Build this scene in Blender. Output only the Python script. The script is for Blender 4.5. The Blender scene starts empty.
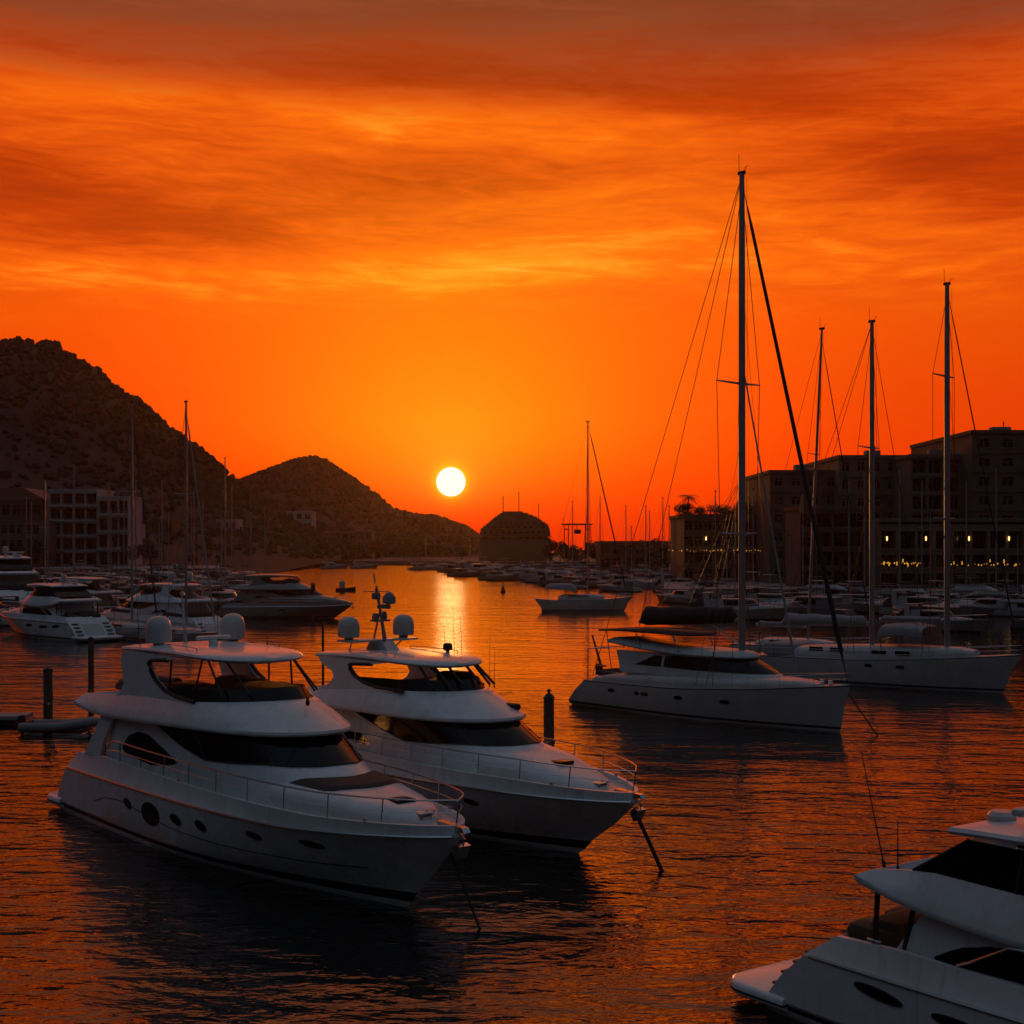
import bpy, bmesh, math, random
from mathutils import Vector
R = math.radians
random.seed(7)
S = bpy.context.scene
COL = S.collection

# ------------------------------------------------------------------ camera
HC, FPX, HOR = 10.0, 1400.0, 545.0
cam = bpy.data.cameras.new("camera"); co = bpy.data.objects.new("camera", cam); COL.objects.link(co)
co.location = (0, 0, HC); co.rotation_euler = (R(90), 0, 0)
cam.sensor_width = 36.0; cam.lens = 36.0 * FPX / 1024.0
cam.shift_y = (HOR - 512.0) / 1024.0
cam.clip_start = 0.5; cam.clip_end = 12000
S.camera = co

# ------------------------------------------------------------------ view / render
S.view_settings.view_transform = 'Standard'; S.view_settings.look = 'None'
S.view_settings.exposure = 0.0; S.view_settings.gamma = 1.0
S.cycles.sample_clamp_direct = 1.6; S.cycles.sample_clamp_indirect = 3.0
S.cycles.max_bounces = 7; S.cycles.volume_bounces = 0
S.cycles.use_denoising = True

SUN_EL, SUN_AZ = 2.58, -2.5          # degrees; azimuth from +Y towards +X

# ------------------------------------------------------------------ node helpers
class NT:
    def __init__(s, tree): s.t = tree; s.nodes = tree.nodes; s.links = tree.links
    def n(s, typ, **kw):
        nd = s.nodes.new(typ)
        for k, v in kw.items(): setattr(nd, k, v)
        return nd
    def put(s, sock, v):
        if isinstance(v, V): s.links.new(v.s, sock)
        elif hasattr(v, 'is_linked'): s.links.new(v, sock)
        else: sock.default_value = v
    def m(s, op, a, b=0.0, c=0.0, clamp=False):
        nd = s.n('ShaderNodeMath', operation=op, use_clamp=clamp)
        for i, v in enumerate((a, b, c)): s.put(nd.inputs[i], v)
        return V(s, nd.outputs[0])
    def smooth(s, x, a, b):
        nd = s.n('ShaderNodeMapRange', interpolation_type='SMOOTHSTEP')
        s.put(nd.inputs[0], x); nd.inputs[1].default_value = a; nd.inputs[2].default_value = b
        return V(s, nd.outputs[0])
    def ramp(s, x, stops, interp='LINEAR'):
        nd = s.n('ShaderNodeValToRGB'); cr = nd.color_ramp; cr.interpolation = interp
        while len(cr.elements) > 1: cr.elements.remove(cr.elements[-1])
        for i, (p, c) in enumerate(stops):
            e = cr.elements[0] if i == 0 else cr.elements.new(p)
            e.position = p; e.color = (c[0], c[1], c[2], 1)
        s.put(nd.inputs[0], x); return nd.outputs[0]
    def mix(s, f, a, b, blend='MIX'):
        nd = s.n('ShaderNodeMix', data_type='RGBA', blend_type=blend)
        s.put(nd.inputs[0], f)
        for i, v in ((6, a), (7, b)):
            if isinstance(v, tuple): nd.inputs[i].default_value = (v[0], v[1], v[2], 1)
            else: s.put(nd.inputs[i], v)
        return nd.outputs[2]
    def xyz(s, x, y, z):
        nd = s.n('ShaderNodeCombineXYZ')
        for i, v in enumerate((x, y, z)): s.put(nd.inputs[i], v)
        return nd.outputs[0]
    def noise(s, vec, scale=1.0, detail=4, rough=.5, dist=0.0, out=0):
        nd = s.n('ShaderNodeTexNoise'); s.links.new(vec, nd.inputs['Vector'])
        nd.inputs['Scale'].default_value = scale; nd.inputs['Detail'].default_value = detail
        nd.inputs['Roughness'].default_value = rough; nd.inputs['Distortion'].default_value = dist
        return V(s, nd.outputs[out])
class V:
    def __init__(s, nt, sock): s.nt = nt; s.s = sock
    def __add__(s, o): return s.nt.m('ADD', s, o)
    def __radd__(s, o): return s.nt.m('ADD', o, s)
    def __sub__(s, o): return s.nt.m('SUBTRACT', s, o)
    def __rsub__(s, o): return s.nt.m('SUBTRACT', o, s)
    def __mul__(s, o): return s.nt.m('MULTIPLY', s, o)
    def __rmul__(s, o): return s.nt.m('MULTIPLY', o, s)
    def __truediv__(s, o): return s.nt.m('DIVIDE', s, o)

def lin(r, g, b):
    f = lambda c: (c/255/12.92) if c/255 <= .04045 else ((c/255+.055)/1.055)**2.4
    return (f(r), f(g), f(b))

# ------------------------------------------------------------------ sky (world)
W = bpy.data.worlds.new("World"); S.world = W; W.use_nodes = True
def sky():
    nt = NT(W.node_tree); W.node_tree.nodes.clear()
    out = nt.n('ShaderNodeOutputWorld')
    d = nt.n('ShaderNodeTexCoord').outputs['Generated']
    sp = nt.n('ShaderNodeSeparateXYZ'); nt.links.new(d, sp.inputs[0])
    x, y, z = [V(nt, sp.outputs[i]) for i in range(3)]
    deg = 180/math.pi
    el = nt.m('ARCSINE', z) * deg
    az = nt.m('ARCTAN2', x, y) * deg
    sx, sy, sz = math.sin(R(SUN_AZ))*math.cos(R(SUN_EL)), math.cos(R(SUN_AZ))*math.cos(R(SUN_EL)), math.sin(R(SUN_EL))
    dot = x*sx + y*sy + z*sz
    ang = nt.m('ARCCOSINE', nt.m('MINIMUM', dot, 0.9999999)) * deg
    e1 = nt.m('MAXIMUM', el, 0.0) / 90.0
    front = nt.ramp(e1, [(0, lin(222,42,0)), (1.0/90, lin(230,48,0)), (3/90, lin(231,56,0)), (6/90, lin(230,66,1)), (9/90, lin(233,80,2)),
                         (12/90, lin(236,88,6)), (15/90, lin(234,84,6)), (17.5/90, lin(220,76,12)), (20.5/90, lin(156,64,32)),
                         (27/90, lin(124,80,66)), (40/90, lin(92,84,88)), (1, lin(56,64,80))])
    back = nt.ramp(e1, [(0, lin(13,13,14)), (8/90, lin(18,18,20)), (25/90, lin(40,45,52)), (48/90, lin(90,105,122)), (1, lin(86,98,114))])
    daz = nt.m('ABSOLUTE', az - SUN_AZ)
    fr = 1.0 - nt.smooth(daz, 20.0, 62.0)
    base = nt.mix(fr, back, front)
    # clouds: streaky noise on azimuth / elevation
    def gauss(a0, e0, sa, se, tilt=0.0):
        da = (az - a0); de = (el - e0) - da*tilt
        q = (da/sa)*(da/sa) + (de/se)*(de/se)
        return nt.m('EXPONENT', q * -1.0)
    warp = nt.noise(nt.xyz(az*.05, el*.12, 3.0), 1.0, 2, .5) - .5
    v1 = nt.xyz(az*.052 + warp*.5, (el - az*.05)*.27 + warp*1.3, 0.0)
    n1 = nt.noise(v1, 1.0, 8, .62, .35)
    v2 = nt.xyz(az*.085 + warp*.6, (el + az*.06)*.62 + warp*2.2, 5.0)
    n2 = nt.noise(v2, 1.0, 8, .62, .6)
    v3 = nt.xyz(az*.30 + warp*1.0, (el + az*.03)*2.2 + warp*2.0, 9.0)
    n3 = nt.noise(v3, 1.0, 6, .65, .8)
    n = n1*.38 + n2*.34 + n3*.28
    light = gauss(-1, 11.3, 9, 1.15, .04)*.30 + gauss(-7, 16.6, 17, .95, -.03)*.17 + gauss(-16, 10.3, 9, .8)*.2 + gauss(6, 13.6, 7, 1.5)*.14 + gauss(14, 11.6, 10, 1.2, -.1)*.12 + gauss(5, 20.6, 3.5, .35, .08)*.35
    dark = gauss(-18, 13.3, 10, 1.35, -.08)*.40 + gauss(-9, 18.7, 20, .9)*.26 + gauss(19, 14.3, 6, 1.5, -.2)*.36 + gauss(9, 17.7, 12, .9, -.06)*.32 + gauss(13, 19.6, 8, .7)*.30 + gauss(-4, 14.6, 9, .7)*.14
    val = (n - .5)*1.85 + .5 + light - dark*.85
    cl = nt.ramp(val, [(.05, lin(166,44,3)), (.28, lin(192,57,3)), (.5, lin(228,82,8)), (.68, lin(250,104,8)), (.86, lin(255,146,30)), (1.0, lin(255,196,84))])
    topm = nt.smooth(el + (n-.5)*9.0, 16.9, 20.8)
    hic = nt.ramp(e1, [(17/90, lin(150,58,26)), (20/90, lin(132,58,34)), (22/90, lin(140,66,40)), (25/90, lin(228,120,68)), (33/90, lin(188,112,82)), (44/90, lin(104,92,92)), (1, lin(86,98,114))])
    mv = nt.mix(nt.smooth(n, .36, .62), tuple(.80 for _ in range(3)), tuple(1.22 for _ in range(3)))
    cl = nt.mix(topm, cl, nt.mix(1.0, hic, mv, 'MULTIPLY'))
    alpha = nt.smooth(el + (n-.5)*7.0, 8.4, 11.2) * fr
    c = nt.mix(alpha, base, cl)
    bk = nt.mix(nt.smooth(n, .35, .65), tuple(.82 for _ in range(3)), tuple(1.2 for _ in range(3)))
    c = nt.mix(1.0 - fr, c, nt.mix(1.0, c, bk, 'MULTIPLY'))
    # glow about the sun, weaker close to the horizon
    low = nt.smooth(el, .3, 5.5)
    g1 = nt.m('EXPONENT', nt.m('POWER', ang/7.2, 1.6)*-1.0) * low * .255
    g2 = nt.m('EXPONENT', nt.m('POWER', ang/1.7, 1.3)*-1.0) * nt.smooth(el, .2, 3.0) * .13
    g3 = nt.m('EXPONENT', ang/15.0*-1.0) * .022 * nt.smooth(el, 1.0, 8.0)
    gl = g1 + g2 + g3 + nt.m('EXPONENT', nt.m('MAXIMUM', ang - .6, 0.0)/.16*-1.0)*.30
    cc = nt.n('ShaderNodeCombineColor')
    gr = nt.m('EXPONENT', (ang/13.0)*(ang/13.0)*-1.0) * nt.smooth(el, -1.0, 5.0) * (1.0 - nt.smooth(el, 8.0, 14.0)*.88) * .60
    nt.put(cc.inputs[0], gl*.6 + gr); nt.put(cc.inputs[1], gl); nt.put(cc.inputs[2], g2*.10)
    c = nt.mix(1.0, c, cc.outputs[0], 'ADD')
    # a little of the physical sky underneath everything
    sk = nt.n('ShaderNodeTexSky'); sk.sky_type = 'NISHITA'; sk.sun_disc = False
    sk.sun_elevation = R(SUN_EL); sk.sun_rotation = R(SUN_AZ); sk.dust_density = 4.0
    bg0 = nt.n('ShaderNodeBackground'); nt.links.new(sk.outputs[0], bg0.inputs[0]); bg0.inputs[1].default_value = 0.0006
    # the disc of the sun
    disc = 1.0 - nt.smooth(ang, .575, .615)
    c = nt.mix(disc, c, (1.35, 1.2, .95))
    bg = nt.n('ShaderNodeBackground'); nt.links.new(c, bg.inputs[0]); bg.inputs[1].default_value = 1.0
    add = nt.n('ShaderNodeAddShader'); nt.links.new(bg0.outputs[0], add.inputs[0]); nt.links.new(bg.outputs[0], add.inputs[1])
    nt.links.new(add.outputs[0], out.inputs[0])
    W.cycles.sampling_method = 'MANUAL'; W.cycles.sample_map_resolution = 2048
sky()

sun = bpy.data.lights.new("sun", 'SUN'); so = bpy.data.objects.new("sun", sun); COL.objects.link(so)
sun.energy = 0.34; sun.angle = R(1.1); sun.color = (1.0, .40, .08)
so.rotation_euler = (R(90 - SUN_EL), 0, R(180 - SUN_AZ)); so.location = (-30, 200, 100)

# ------------------------------------------------------------------ materials
MATS = {}
def mat(name, col, rough=.5, metal=0.0, var=0.0, vscale=3.0, bump=0.0, bscale=20.0, coat=0.0, spec=.5, emit=None, estr=0.0, streak=0.0):
    if name in MATS: return MATS[name]
    m = bpy.data.materials.new(name); m.use_nodes = True; nt = NT(m.node_tree)
    p = nt.nodes['Principled BSDF']
    p.inputs['Base Color'].default_value = (*col, 1); p.inputs['Roughness'].default_value = rough
    p.inputs['Metallic'].default_value = metal; p.inputs['Specular IOR Level'].default_value = spec
    p.inputs['Coat Weight'].default_value = coat
    tc = nt.n('ShaderNodeTexCoord').outputs['Object']
    if var > 0:
        n = nt.noise(tc, vscale, 6, .6)
        c = nt.mix(nt.smooth(n, .3, .7), tuple(k*(1-var) for k in col), tuple(min(1, k*(1+var)) for k in col))
        if streak > 0:       # rain and exhaust stains running down the sides
            sp = nt.n('ShaderNodeSeparateXYZ'); nt.links.new(tc, sp.inputs[0])
            sv = nt.noise(nt.xyz(V(nt, sp.outputs[0])*5.0, V(nt, sp.outputs[1])*5.0, V(nt, sp.outputs[2])*.35), 1.0, 5, .6)
            c = nt.mix(nt.smooth(sv, .50, .74)*streak, c, (.30,.26,.21))
        nt.links.new(c, p.inputs['Base Color'])
        nt.put(p.inputs['Roughness'], n*.25 + (rough-.12))
    if bump > 0:
        b = nt.n('ShaderNodeBump'); b.inputs['Strength'].default_value = bump; b.inputs['Distance'].default_value = .02
        nt.put(b.inputs['Height'], nt.noise(tc, bscale, 5, .6)); nt.links.new(b.outputs[0], p.inputs['Normal'])
    if emit:
        p.inputs['Emission Color'].default_value = (*emit, 1); p.inputs['Emission Strength'].default_value = estr
    MATS[name] = m; return m

gel   = mat('white_gelcoat', (.72,.73,.74), .27, var=.06, vscale=1.2, coat=.15, streak=.30)
gel2  = mat('aged_white_gelcoat', (.52,.51,.50), .38, var=.12, vscale=.9, coat=.15, streak=.35)
cream = mat('cream_gelcoat', (.50,.48,.45), .38, var=.08, vscale=1.0)
anti  = mat('dark_antifouling', (.015,.017,.025), .5, var=.3, vscale=4)
navy  = mat('navy_gelcoat', (.018,.024,.05), .25, var=.1, coat=.3)
glass = mat('tinted_glass', (.006,.007,.009), .07, spec=.22)
steel = mat('stainless_steel', (.62,.62,.63), .22, metal=1.0)
alu   = mat('mast_aluminium', (.42,.42,.43), .38, metal=.6, var=.06)
black = mat('black_rubber', (.014,.014,.015), .6, var=.2, vscale=8)
canvas= mat('dark_canvas', (.022,.022,.028), .85, var=.25, vscale=5, bump=.4, bscale=30)
canvg = mat('grey_canvas', (.30,.30,.31), .85, var=.15, vscale=4, bump=.5, bscale=14)
brown = mat('brown_cover', (.055,.038,.030), .75, var=.25, vscale=5, bump=.4, bscale=25)
teak  = mat('teak_deck', (.20,.125,.07), .65, var=.25, vscale=7)
wood  = mat('weathered_pile_wood', (.11,.075,.052), .9, var=.4, vscale=3, bump=.8, bscale=18)
rope  = mat('dark_rope', (.03,.026,.022), .9)
wire  = mat('rigging_wire', (.10,.10,.10), .4, metal=.7)
concr = mat('pale_concrete', (.26,.25,.24), .85, var=.2, vscale=.6)
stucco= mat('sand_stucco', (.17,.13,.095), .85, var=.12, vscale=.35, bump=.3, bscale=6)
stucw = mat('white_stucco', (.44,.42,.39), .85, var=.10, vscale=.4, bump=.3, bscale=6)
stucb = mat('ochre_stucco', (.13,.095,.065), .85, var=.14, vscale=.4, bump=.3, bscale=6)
dglass= mat('dark_window_glass', (.01,.011,.013), .12)
bark  = mat('bark', (.07,.05,.035), .95, var=.3, vscale=6)
leaf  = mat('dark_foliage', (.035,.055,.022), .75, var=.45, vscale=.9)
palmg = mat('palm_foliage', (.04,.06,.022), .65, var=.4, vscale=1.2)
lampm = mat('lamp_glow', (.8,.6,.3), .5, emit=(1.0,.52,.17), estr=2.6)
bulbm = mat('festoon_bulb_glow', (.8,.6,.2), .5, emit=(1.0,.42,.03), estr=.75)
redm  = mat('red_paint', (.35,.03,.02), .5, var=.15)
greym = mat('grey_hypalon', (.20,.20,.21), .6, var=.15, vscale=3)
tile  = mat('clay_roof_tile', (.24,.11,.07), .85, var=.3, vscale=2)

# ------------------------------------------------------------------ mesh builder
class MB:
    def __init__(s): s.v = []; s.f = []; s.mi = []
    def add(s, vs, fs, mi=0):
        o = len(s.v); s.v += [tuple(p) for p in vs]
        for f in fs: s.f.append([i+o for i in f]); s.mi.append(mi)
    def box(s, x0, x1, y0, y1, z0, z1, mi=0):
        v = [(x0,y0,z0),(x1,y0,z0),(x1,y1,z0),(x0,y1,z0),(x0,y0,z1),(x1,y0,z1),(x1,y1,z1),(x0,y1,z1)]
        s.add(v, [(0,3,2,1),(4,5,6,7),(0,1,5,4),(1,2,6,5),(2,3,7,6),(3,0,4,7)], mi)
    def rbox(s, x0, x1, y0, y1, z0, z1, r=.05, mi=0, k=3):   # box with rounded vertical edges and softened top
        def ring(z, ins):
            pts = []
            rr = max(r-ins*.3, .005)
            for cx, cy, a0 in ((x1-ins-rr,y1-ins-rr,0),(x0+ins+rr,y1-ins-rr,90),(x0+ins+rr,y0+ins+rr,180),(x1-ins-rr,y0+ins+rr,270)):
                for i in range(k+1):
                    a = R(a0+90*i/k); pts.append((cx+rr*math.cos(a), cy+rr*math.sin(a), z))
            return pts
        h = min(r, (z1-z0)*.4)
        s.loft([ring(z0, h*.3), ring(z0+h*.4, 0), ring(z1-h, 0), ring(z1-h*.35, h*.25), ring(z1, h)], closed=True, cap0=True, cap1=True, mi=mi)
    def loft(s, rings, closed=False, cap0=False, cap1=False, mi=0, mis=None):
        n = len(rings[0]); o = len(s.v)
        for r in rings: s.v += [tuple(p) for p in r]
        for i in range(len(rings)-1):
            for j in range(n if closed else n-1):
                k = (j+1) % n
                s.f.append([o+i*n+j, o+i*n+k, o+(i+1)*n+k, o+(i+1)*n+j]); s.mi.append(mis[i] if mis else mi)
        if cap0: s.f.append([o+j for j in range(n)][::-1]); s.mi.append(mis[0] if mis else mi)
        if cap1: s.f.append([o+(len(rings)-1)*n+j for j in range(n)]); s.mi.append(mis[-1] if mis else mi)
    def tube(s, pts, r, k=8, mi=0, r1=None, cap=True):
        pts = [Vector(p) for p in pts]; n = len(pts); rings = []
        ref = None
        for i, p in enumerate(pts):
            t = (pts[min(i+1,n-1)] - pts[max(i-1,0)])
            if t.length < 1e-9: t = Vector((0,0,1))
            t.normalize()
            if ref is None:
                ref = Vector((0,0,1)) if abs(t.z) < .9 else Vector((1,0,0))
            a = t.cross(ref)
            if a.length < 1e-6: a = t.cross(Vector((0,1,0)))
            a.normalize(); b = t.cross(a); ref = -b if False else ref
            rr = r if r1 is None else r + (r1-r)*i/(n-1)
            if isinstance(r, (list,tuple)): rr = r[i]
            rings.append([p + a*rr*math.cos(2*math.pi*j/k) + b*rr*math.sin(2*math.pi*j/k) for j in range(k)])
        s.loft(rings, closed=True, cap0=cap, cap1=cap, mi=mi)
    def lathe(s, prof, c=(0,0,0), k=20, mi=0):
        s.loft([[(c[0]+r*math.cos(2*math.pi*j/k), c[1]+r*math.sin(2*math.pi*j/k), c[2]+z) for j in range(k)] for r, z in prof], closed=True, cap0=True, cap1=True, mi=mi)
    def prism(s, poly, y0, y1, lean=0.0, zref=0.0, mi=0):     # polygon in (x, z) extruded in y; lean shifts y with height
        a = [(x, y0 + lean*(z-zref), z) for x, z in poly]; b = [(x, y1 + lean*(z-zref), z) for x, z in poly]
        n = len(poly)
        s.add(a+b, [list(range(n))[::-1], list(range(n,2*n))] + [(i,(i+1)%n,n+(i+1)%n,n+i) for i in range(n)], mi)
    def build(s, name, mats, parent=None, smooth=True, angle=38, merge=1e-4, bevel=0.0):
        me = bpy.data.meshes.new(name); me.from_pydata(s.v, [], s.f)
        if not isinstance(mats, (list,tuple)): mats = [mats]
        for m in mats: me.materials.append(m)
        for p, i in zip(me.polygons, s.mi): p.material_index = i
        bm = bmesh.new(); bm.from_mesh(me)
        if merge: bmesh.ops.remove_doubles(bm, verts=bm.verts, dist=merge)
        bmesh.ops.recalc_face_normals(bm, faces=bm.faces)
        bm.to_mesh(me); bm.free()
        if smooth:
            for p in me.polygons: p.use_smooth = True
            me.set_sharp_from_angle(angle=R(angle))
        o = bpy.data.objects.new(name, me); COL.objects.link(o)
        if parent: o.parent = parent
        return o

def tag(o, label=None, cat=None, group=None, kind=None):
    if label: o['label'] = label
    if cat: o['category'] = cat
    if group: o['group'] = group
    if kind: o['kind'] = kind
    return o
def thing(name, label, cat, loc=(0,0,0), hd=0.0, group=None):
    o = bpy.data.objects.new(name, None); COL.objects.link(o); o.empty_display_size = .5
    o.location = loc; o.rotation_euler = (0, 0, R(hd))
    return tag(o, label, cat, group)
def dup(root, loc, hd, label, group=None, sc=1.0):
    r = root.copy(); COL.objects.link(r); r.location = loc; r.rotation_euler = (0, 0, R(hd)); r.scale = (sc, sc, sc)
    tag(r, label, None, group)
    for ch in root.children:
        c = ch.copy(); COL.objects.link(c); c.parent = r
        for g in ch.children:
            q = g.copy(); COL.objects.link(q); q.parent = c
    return r
def at(px, Y): return (px-512.0)/FPX*Y
def zat(py, Y): return HC - (py-HOR)/FPX*Y
def lerp(a, b, t): return a + (b-a)*t
def pw(x, pts):
    if x <= pts[0][0]: return pts[0][1]
    for (a, va), (b, vb) in zip(pts, pts[1:]):
        if x <= b: return va + (vb-va)*(x-a)/(b-a)
    return pts[-1][1]

# ------------------------------------------------------------------ water
def water():
    m = bpy.data.materials.new('harbour_water'); m.use_nodes = True; nt = NT(m.node_tree)
    p = nt.nodes['Principled BSDF']
    p.inputs['Base Color'].default_value = (.006,.007,.008,1); p.inputs['Roughness'].default_value = .06
    p.inputs['IOR'].default_value = 1.6; p.inputs['Specular IOR Level'].default_value = .5; p.inputs['Specular Tint'].default_value = (1,.72,.48,1)
    g = nt.n('ShaderNodeNewGeometry').outputs['Position']
    sp = nt.n('ShaderNodeSeparateXYZ'); nt.links.new(g, sp.inputs[0]); x, y = V(nt, sp.outputs[0]), V(nt, sp.outputs[1])
    wv = nt.noise(nt.xyz(x*.05, y*.06, 0.0), 1.0, 2, .5) - .5
    a = nt.noise(nt.xyz(x*.40 + wv*2, y*.85 + x*.10 + wv*2, 0.0), 1.0, 3, .5, .4)
    b = nt.noise(nt.xyz(x*1.05 - y*.25, y*1.9, 4.0), 1.0, 3, .5, .5)
    c = nt.noise(nt.xyz(x*3.2 + y*.6, y*4.6, 8.0), 1.0, 2, .5, .3)
    sw = nt.noise(nt.xyz(x*.11, y*.20 + x*.03, 12.0), 1.0, 2, .5)
    patch = nt.smooth(nt.noise(nt.xyz(x*.022, y*.03, 20.0), 1.0, 2, .5), .30, .70)*.6 + .65
    calm = 1.0 - nt.smooth(y, 45.0, 130.0)*(nt.smooth(x, -32.0, -4.0)*.36 + .28)     # the inner harbour lies calmer than the water near the quay
    h = calm*(sw*.34 + a*.17*patch + b*.062*patch + c*.010*patch)
    bp = nt.n('ShaderNodeBump'); bp.inputs['Strength'].default_value = 1.0; bp.inputs['Distance'].default_value = 1.0
    nt.put(bp.inputs['Height'], h); nt.links.new(bp.outputs[0], p.inputs['Normal'])
    mb = MB(); mb.add([(-1500,-150,0),(1500,-150,0),(1500,2100,0),(-1500,2100,0)], [(0,1,2,3)])
    o = mb.build('water', m, smooth=False); tag(o, kind='structure')
water()

# ------------------------------------------------------------------ boats: shared shapes
class Hull:
    """levels: list of dict(z=[(u,z)..], b=half beam, xs, xe, u0, a, e); section rows from keel to deck"""
    def __init__(s, levels, n=44): s.lv = levels; s.n = n
    def half(s, L, u):
        t0 = L.get('u0', .45); tr = L.get('tr', .90)
        if u < t0: k = 1 - (1-tr)*((t0-u)/t0)**2
        else:
            t = (u-t0)/(1-t0); k = max(0.0, 1 - t**L.get('a', 2.2))**L.get('e', .8)
        return L['b']*k
    def pt(s, L, u):
        return (L['xs'] + (L['xe']-L['xs'])*u, s.half(L, u), pw(u, L['z']) if isinstance(L['z'], list) else L['z'])
    def u_at(s, L, x): return min(1, max(0, (x-L['xs'])/(L['xe']-L['xs'])))
    def side(s, x, z):         # half beam of the skin at x, z
        prev = None
        for L in s.lv[:s.top+1]:
            p = s.pt(L, s.u_at(L, x))
            if prev is not None and prev[2] <= z <= p[2]:
                t = (z-prev[2])/max(1e-6, p[2]-prev[2]); return lerp(prev[1], p[1], t)
            prev = p
        return prev[1]
    def top_at(s, x): return s.pt(s.lv[s.top], s.u_at(s.lv[s.top], x))
    def mesh(s, mats, name, parent, top, mis, deck_drop=.12, inset=.10, camber=.05):
        s.top = top
        mb = MB(); rings = []
        us = [1-(1-i/(s.n-1))**1.35 for i in range(s.n)]
        for u in us:
            h = [s.pt(L, u) for L in s.lv]
            x, y, z = h[top]
            yi = max(0.0, y-inset); xi = x - (.0 if u < .9 else inset*.6*(u-.9)/.1)
            h.append((xi, yi, z)); h.append((xi, yi*.995, z-deck_drop)); h.append((xi, 0, z-deck_drop+camber))
            r = [(a, -b, c) for a, b, c in h][::-1] + [(a, b, c) for a, b, c in h]
            rings.append(r)
        n = len(rings[0]); o = 0
        mb.v = [p for r in rings for p in r]
        m2 = mis[::-1] + [mis[0]] + mis         # strip materials, deck..keel..deck
        for i in range(len(rings)-1):
            for j in range(n-1):
                mb.f.append([i*n+j, i*n+j+1, (i+1)*n+j+1, (i+1)*n+j]); mb.mi.append(m2[j])
        # transom strips
        k = n//2
        for j in range(k-1):
            mb.f.append([j, j+1, n-2-j, n-1-j]); mb.mi.append(m2[j])
        return mb.build(name, mats, parent, angle=30)

def ring(xa, xf, n, w, z, p=2.0, m=12, taper=0.0):
    """plan curve, starboard aft corner -> bow -> port aft corner; z number or function of x"""
    pts = []
    for i in range(2*m+1):
        t = -1 + i/m; a = abs(t); sg = -1 if t < 0 else 1
        if a >= .5:
            k = (a-.5)/.5; x = lerp(xf-n, xa, k); y = w*(1-taper*k*k)
        else:
            ph = a/.5*math.pi/2; x = xf-n+n*max(0,math.cos(ph))**(2/p); y = w*max(0,math.sin(ph))**(2/p)
        pts.append((x, sg*y, z(x) if callable(z) else z))
    return pts
class Shell:
    """loft between two plan curves; windows are laid on its surface"""
    def __init__(s, r0, r1): s.a = [Vector(p) for p in r0]; s.b = [Vector(p) for p in r1]; s.n = len(r0)
    def S(s, t, v):
        f = (t+1)/2*(s.n-1); i = min(s.n-2, max(0, int(f))); k = f-i
        return s.a[i].lerp(s.a[i+1], k).lerp(s.b[i].lerp(s.b[i+1], k), v)
    def nrm(s, t, v):
        e = 1e-3
        n = (s.S(min(1,t+e), v)-s.S(max(-1,t-e), v)).cross(s.S(t, v+e)-s.S(t, v-e)); n.normalize()
        p = s.S(t, v)
        if n.y*p.y < 0 and abs(p.y) > .3 or (abs(p.y) <= .3 and n.x < 0): n = -n
        return n
    def t_at(s, x, v, side):
        lo, hi = 0.0, 1.0
        for _ in range(40):
            m = (lo+hi)/2
            if s.S(side*m, v).x > x: lo = m
            else: hi = m
        return side*(lo+hi)/2
    def patch(s, mb, cols, off=.012, rows=5, mi=0):
        """cols: list of (t, v0, v1)"""
        rings = []
        for t, v0, v1 in cols:
            rings.append([s.S(t, lerp(v0, v1, j/rows)) + s.nrm(t, lerp(v0, v1, j/rows))*off for j in range(rows+1)])
        mb.loft(rings, mi=mi)
        for e in (0, -1):
            pass
    def xz_patch(s, mb, side, xs, zlo, zhi, off=.012, n=18, mi=0):
        z0 = s.a[0].z; z1 = s.b[0].z
        cols = []
        rings = []
        for i in range(n+1):
            x = lerp(xs[0], xs[1], i/n); row = []
            for j in range(6):
                z = lerp(pw(x, zlo), pw(x, zhi), j/5)
                v = .5; t = side*.7
                for _ in range(6):
                    t = s.t_at(x, v, side); a = s.S(t, 0).z; b = s.S(t, 1).z; v = (z-a)/(b-a)
                row.append(s.S(t, v) + s.nrm(t, v)*off)
            rings.append(row)
        mb.loft(rings, mi=mi)
def blob(pts, n=24):         # smooth lens profile through x positions: returns lower and upper polylines of an ellipse-like outline
    pass
def ell(x0, x1, zc, h, skew=0.0, n=16, p=2.0):
    lo, hi = [], []
    for i in range(n+1):
        s = -math.cos(math.pi*i/n); x = (x0+x1)/2+(x1-x0)/2*s
        k = max(0, 1-abs(s)**p)**(1/p); z = zc + skew*s
        lo.append((x, z-h*k)); hi.append((x, z+h*k))
    return lo, hi
def porthole(hull, parent, side, x0, x1, zc, h, skew=0.0, name='porthole', label=None, off=.015):
    mb = MB(); lo, hi = ell(x0, x1, zc, h, skew)
    rings = []
    for (x, a), (_, b) in zip(lo, hi):
        rings.append([(x, side*(hull.side(x, lerp(a, b, j/4))+off), lerp(a, b, j/4)) for j in range(5)])
    mb.loft(rings)
    o = mb.build(name, glass, parent, merge=0)
    f = MB(); loop = [r[0] for r in rings] + [r[-1] for r in rings[::-1]]
    f.tube([(p[0], p[1], p[2]) for p in loop] + [loop[0]], .014, 6, cap=False)
    f.build('rim', black, o)
    if label: o['label'] = label
    return o
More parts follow.
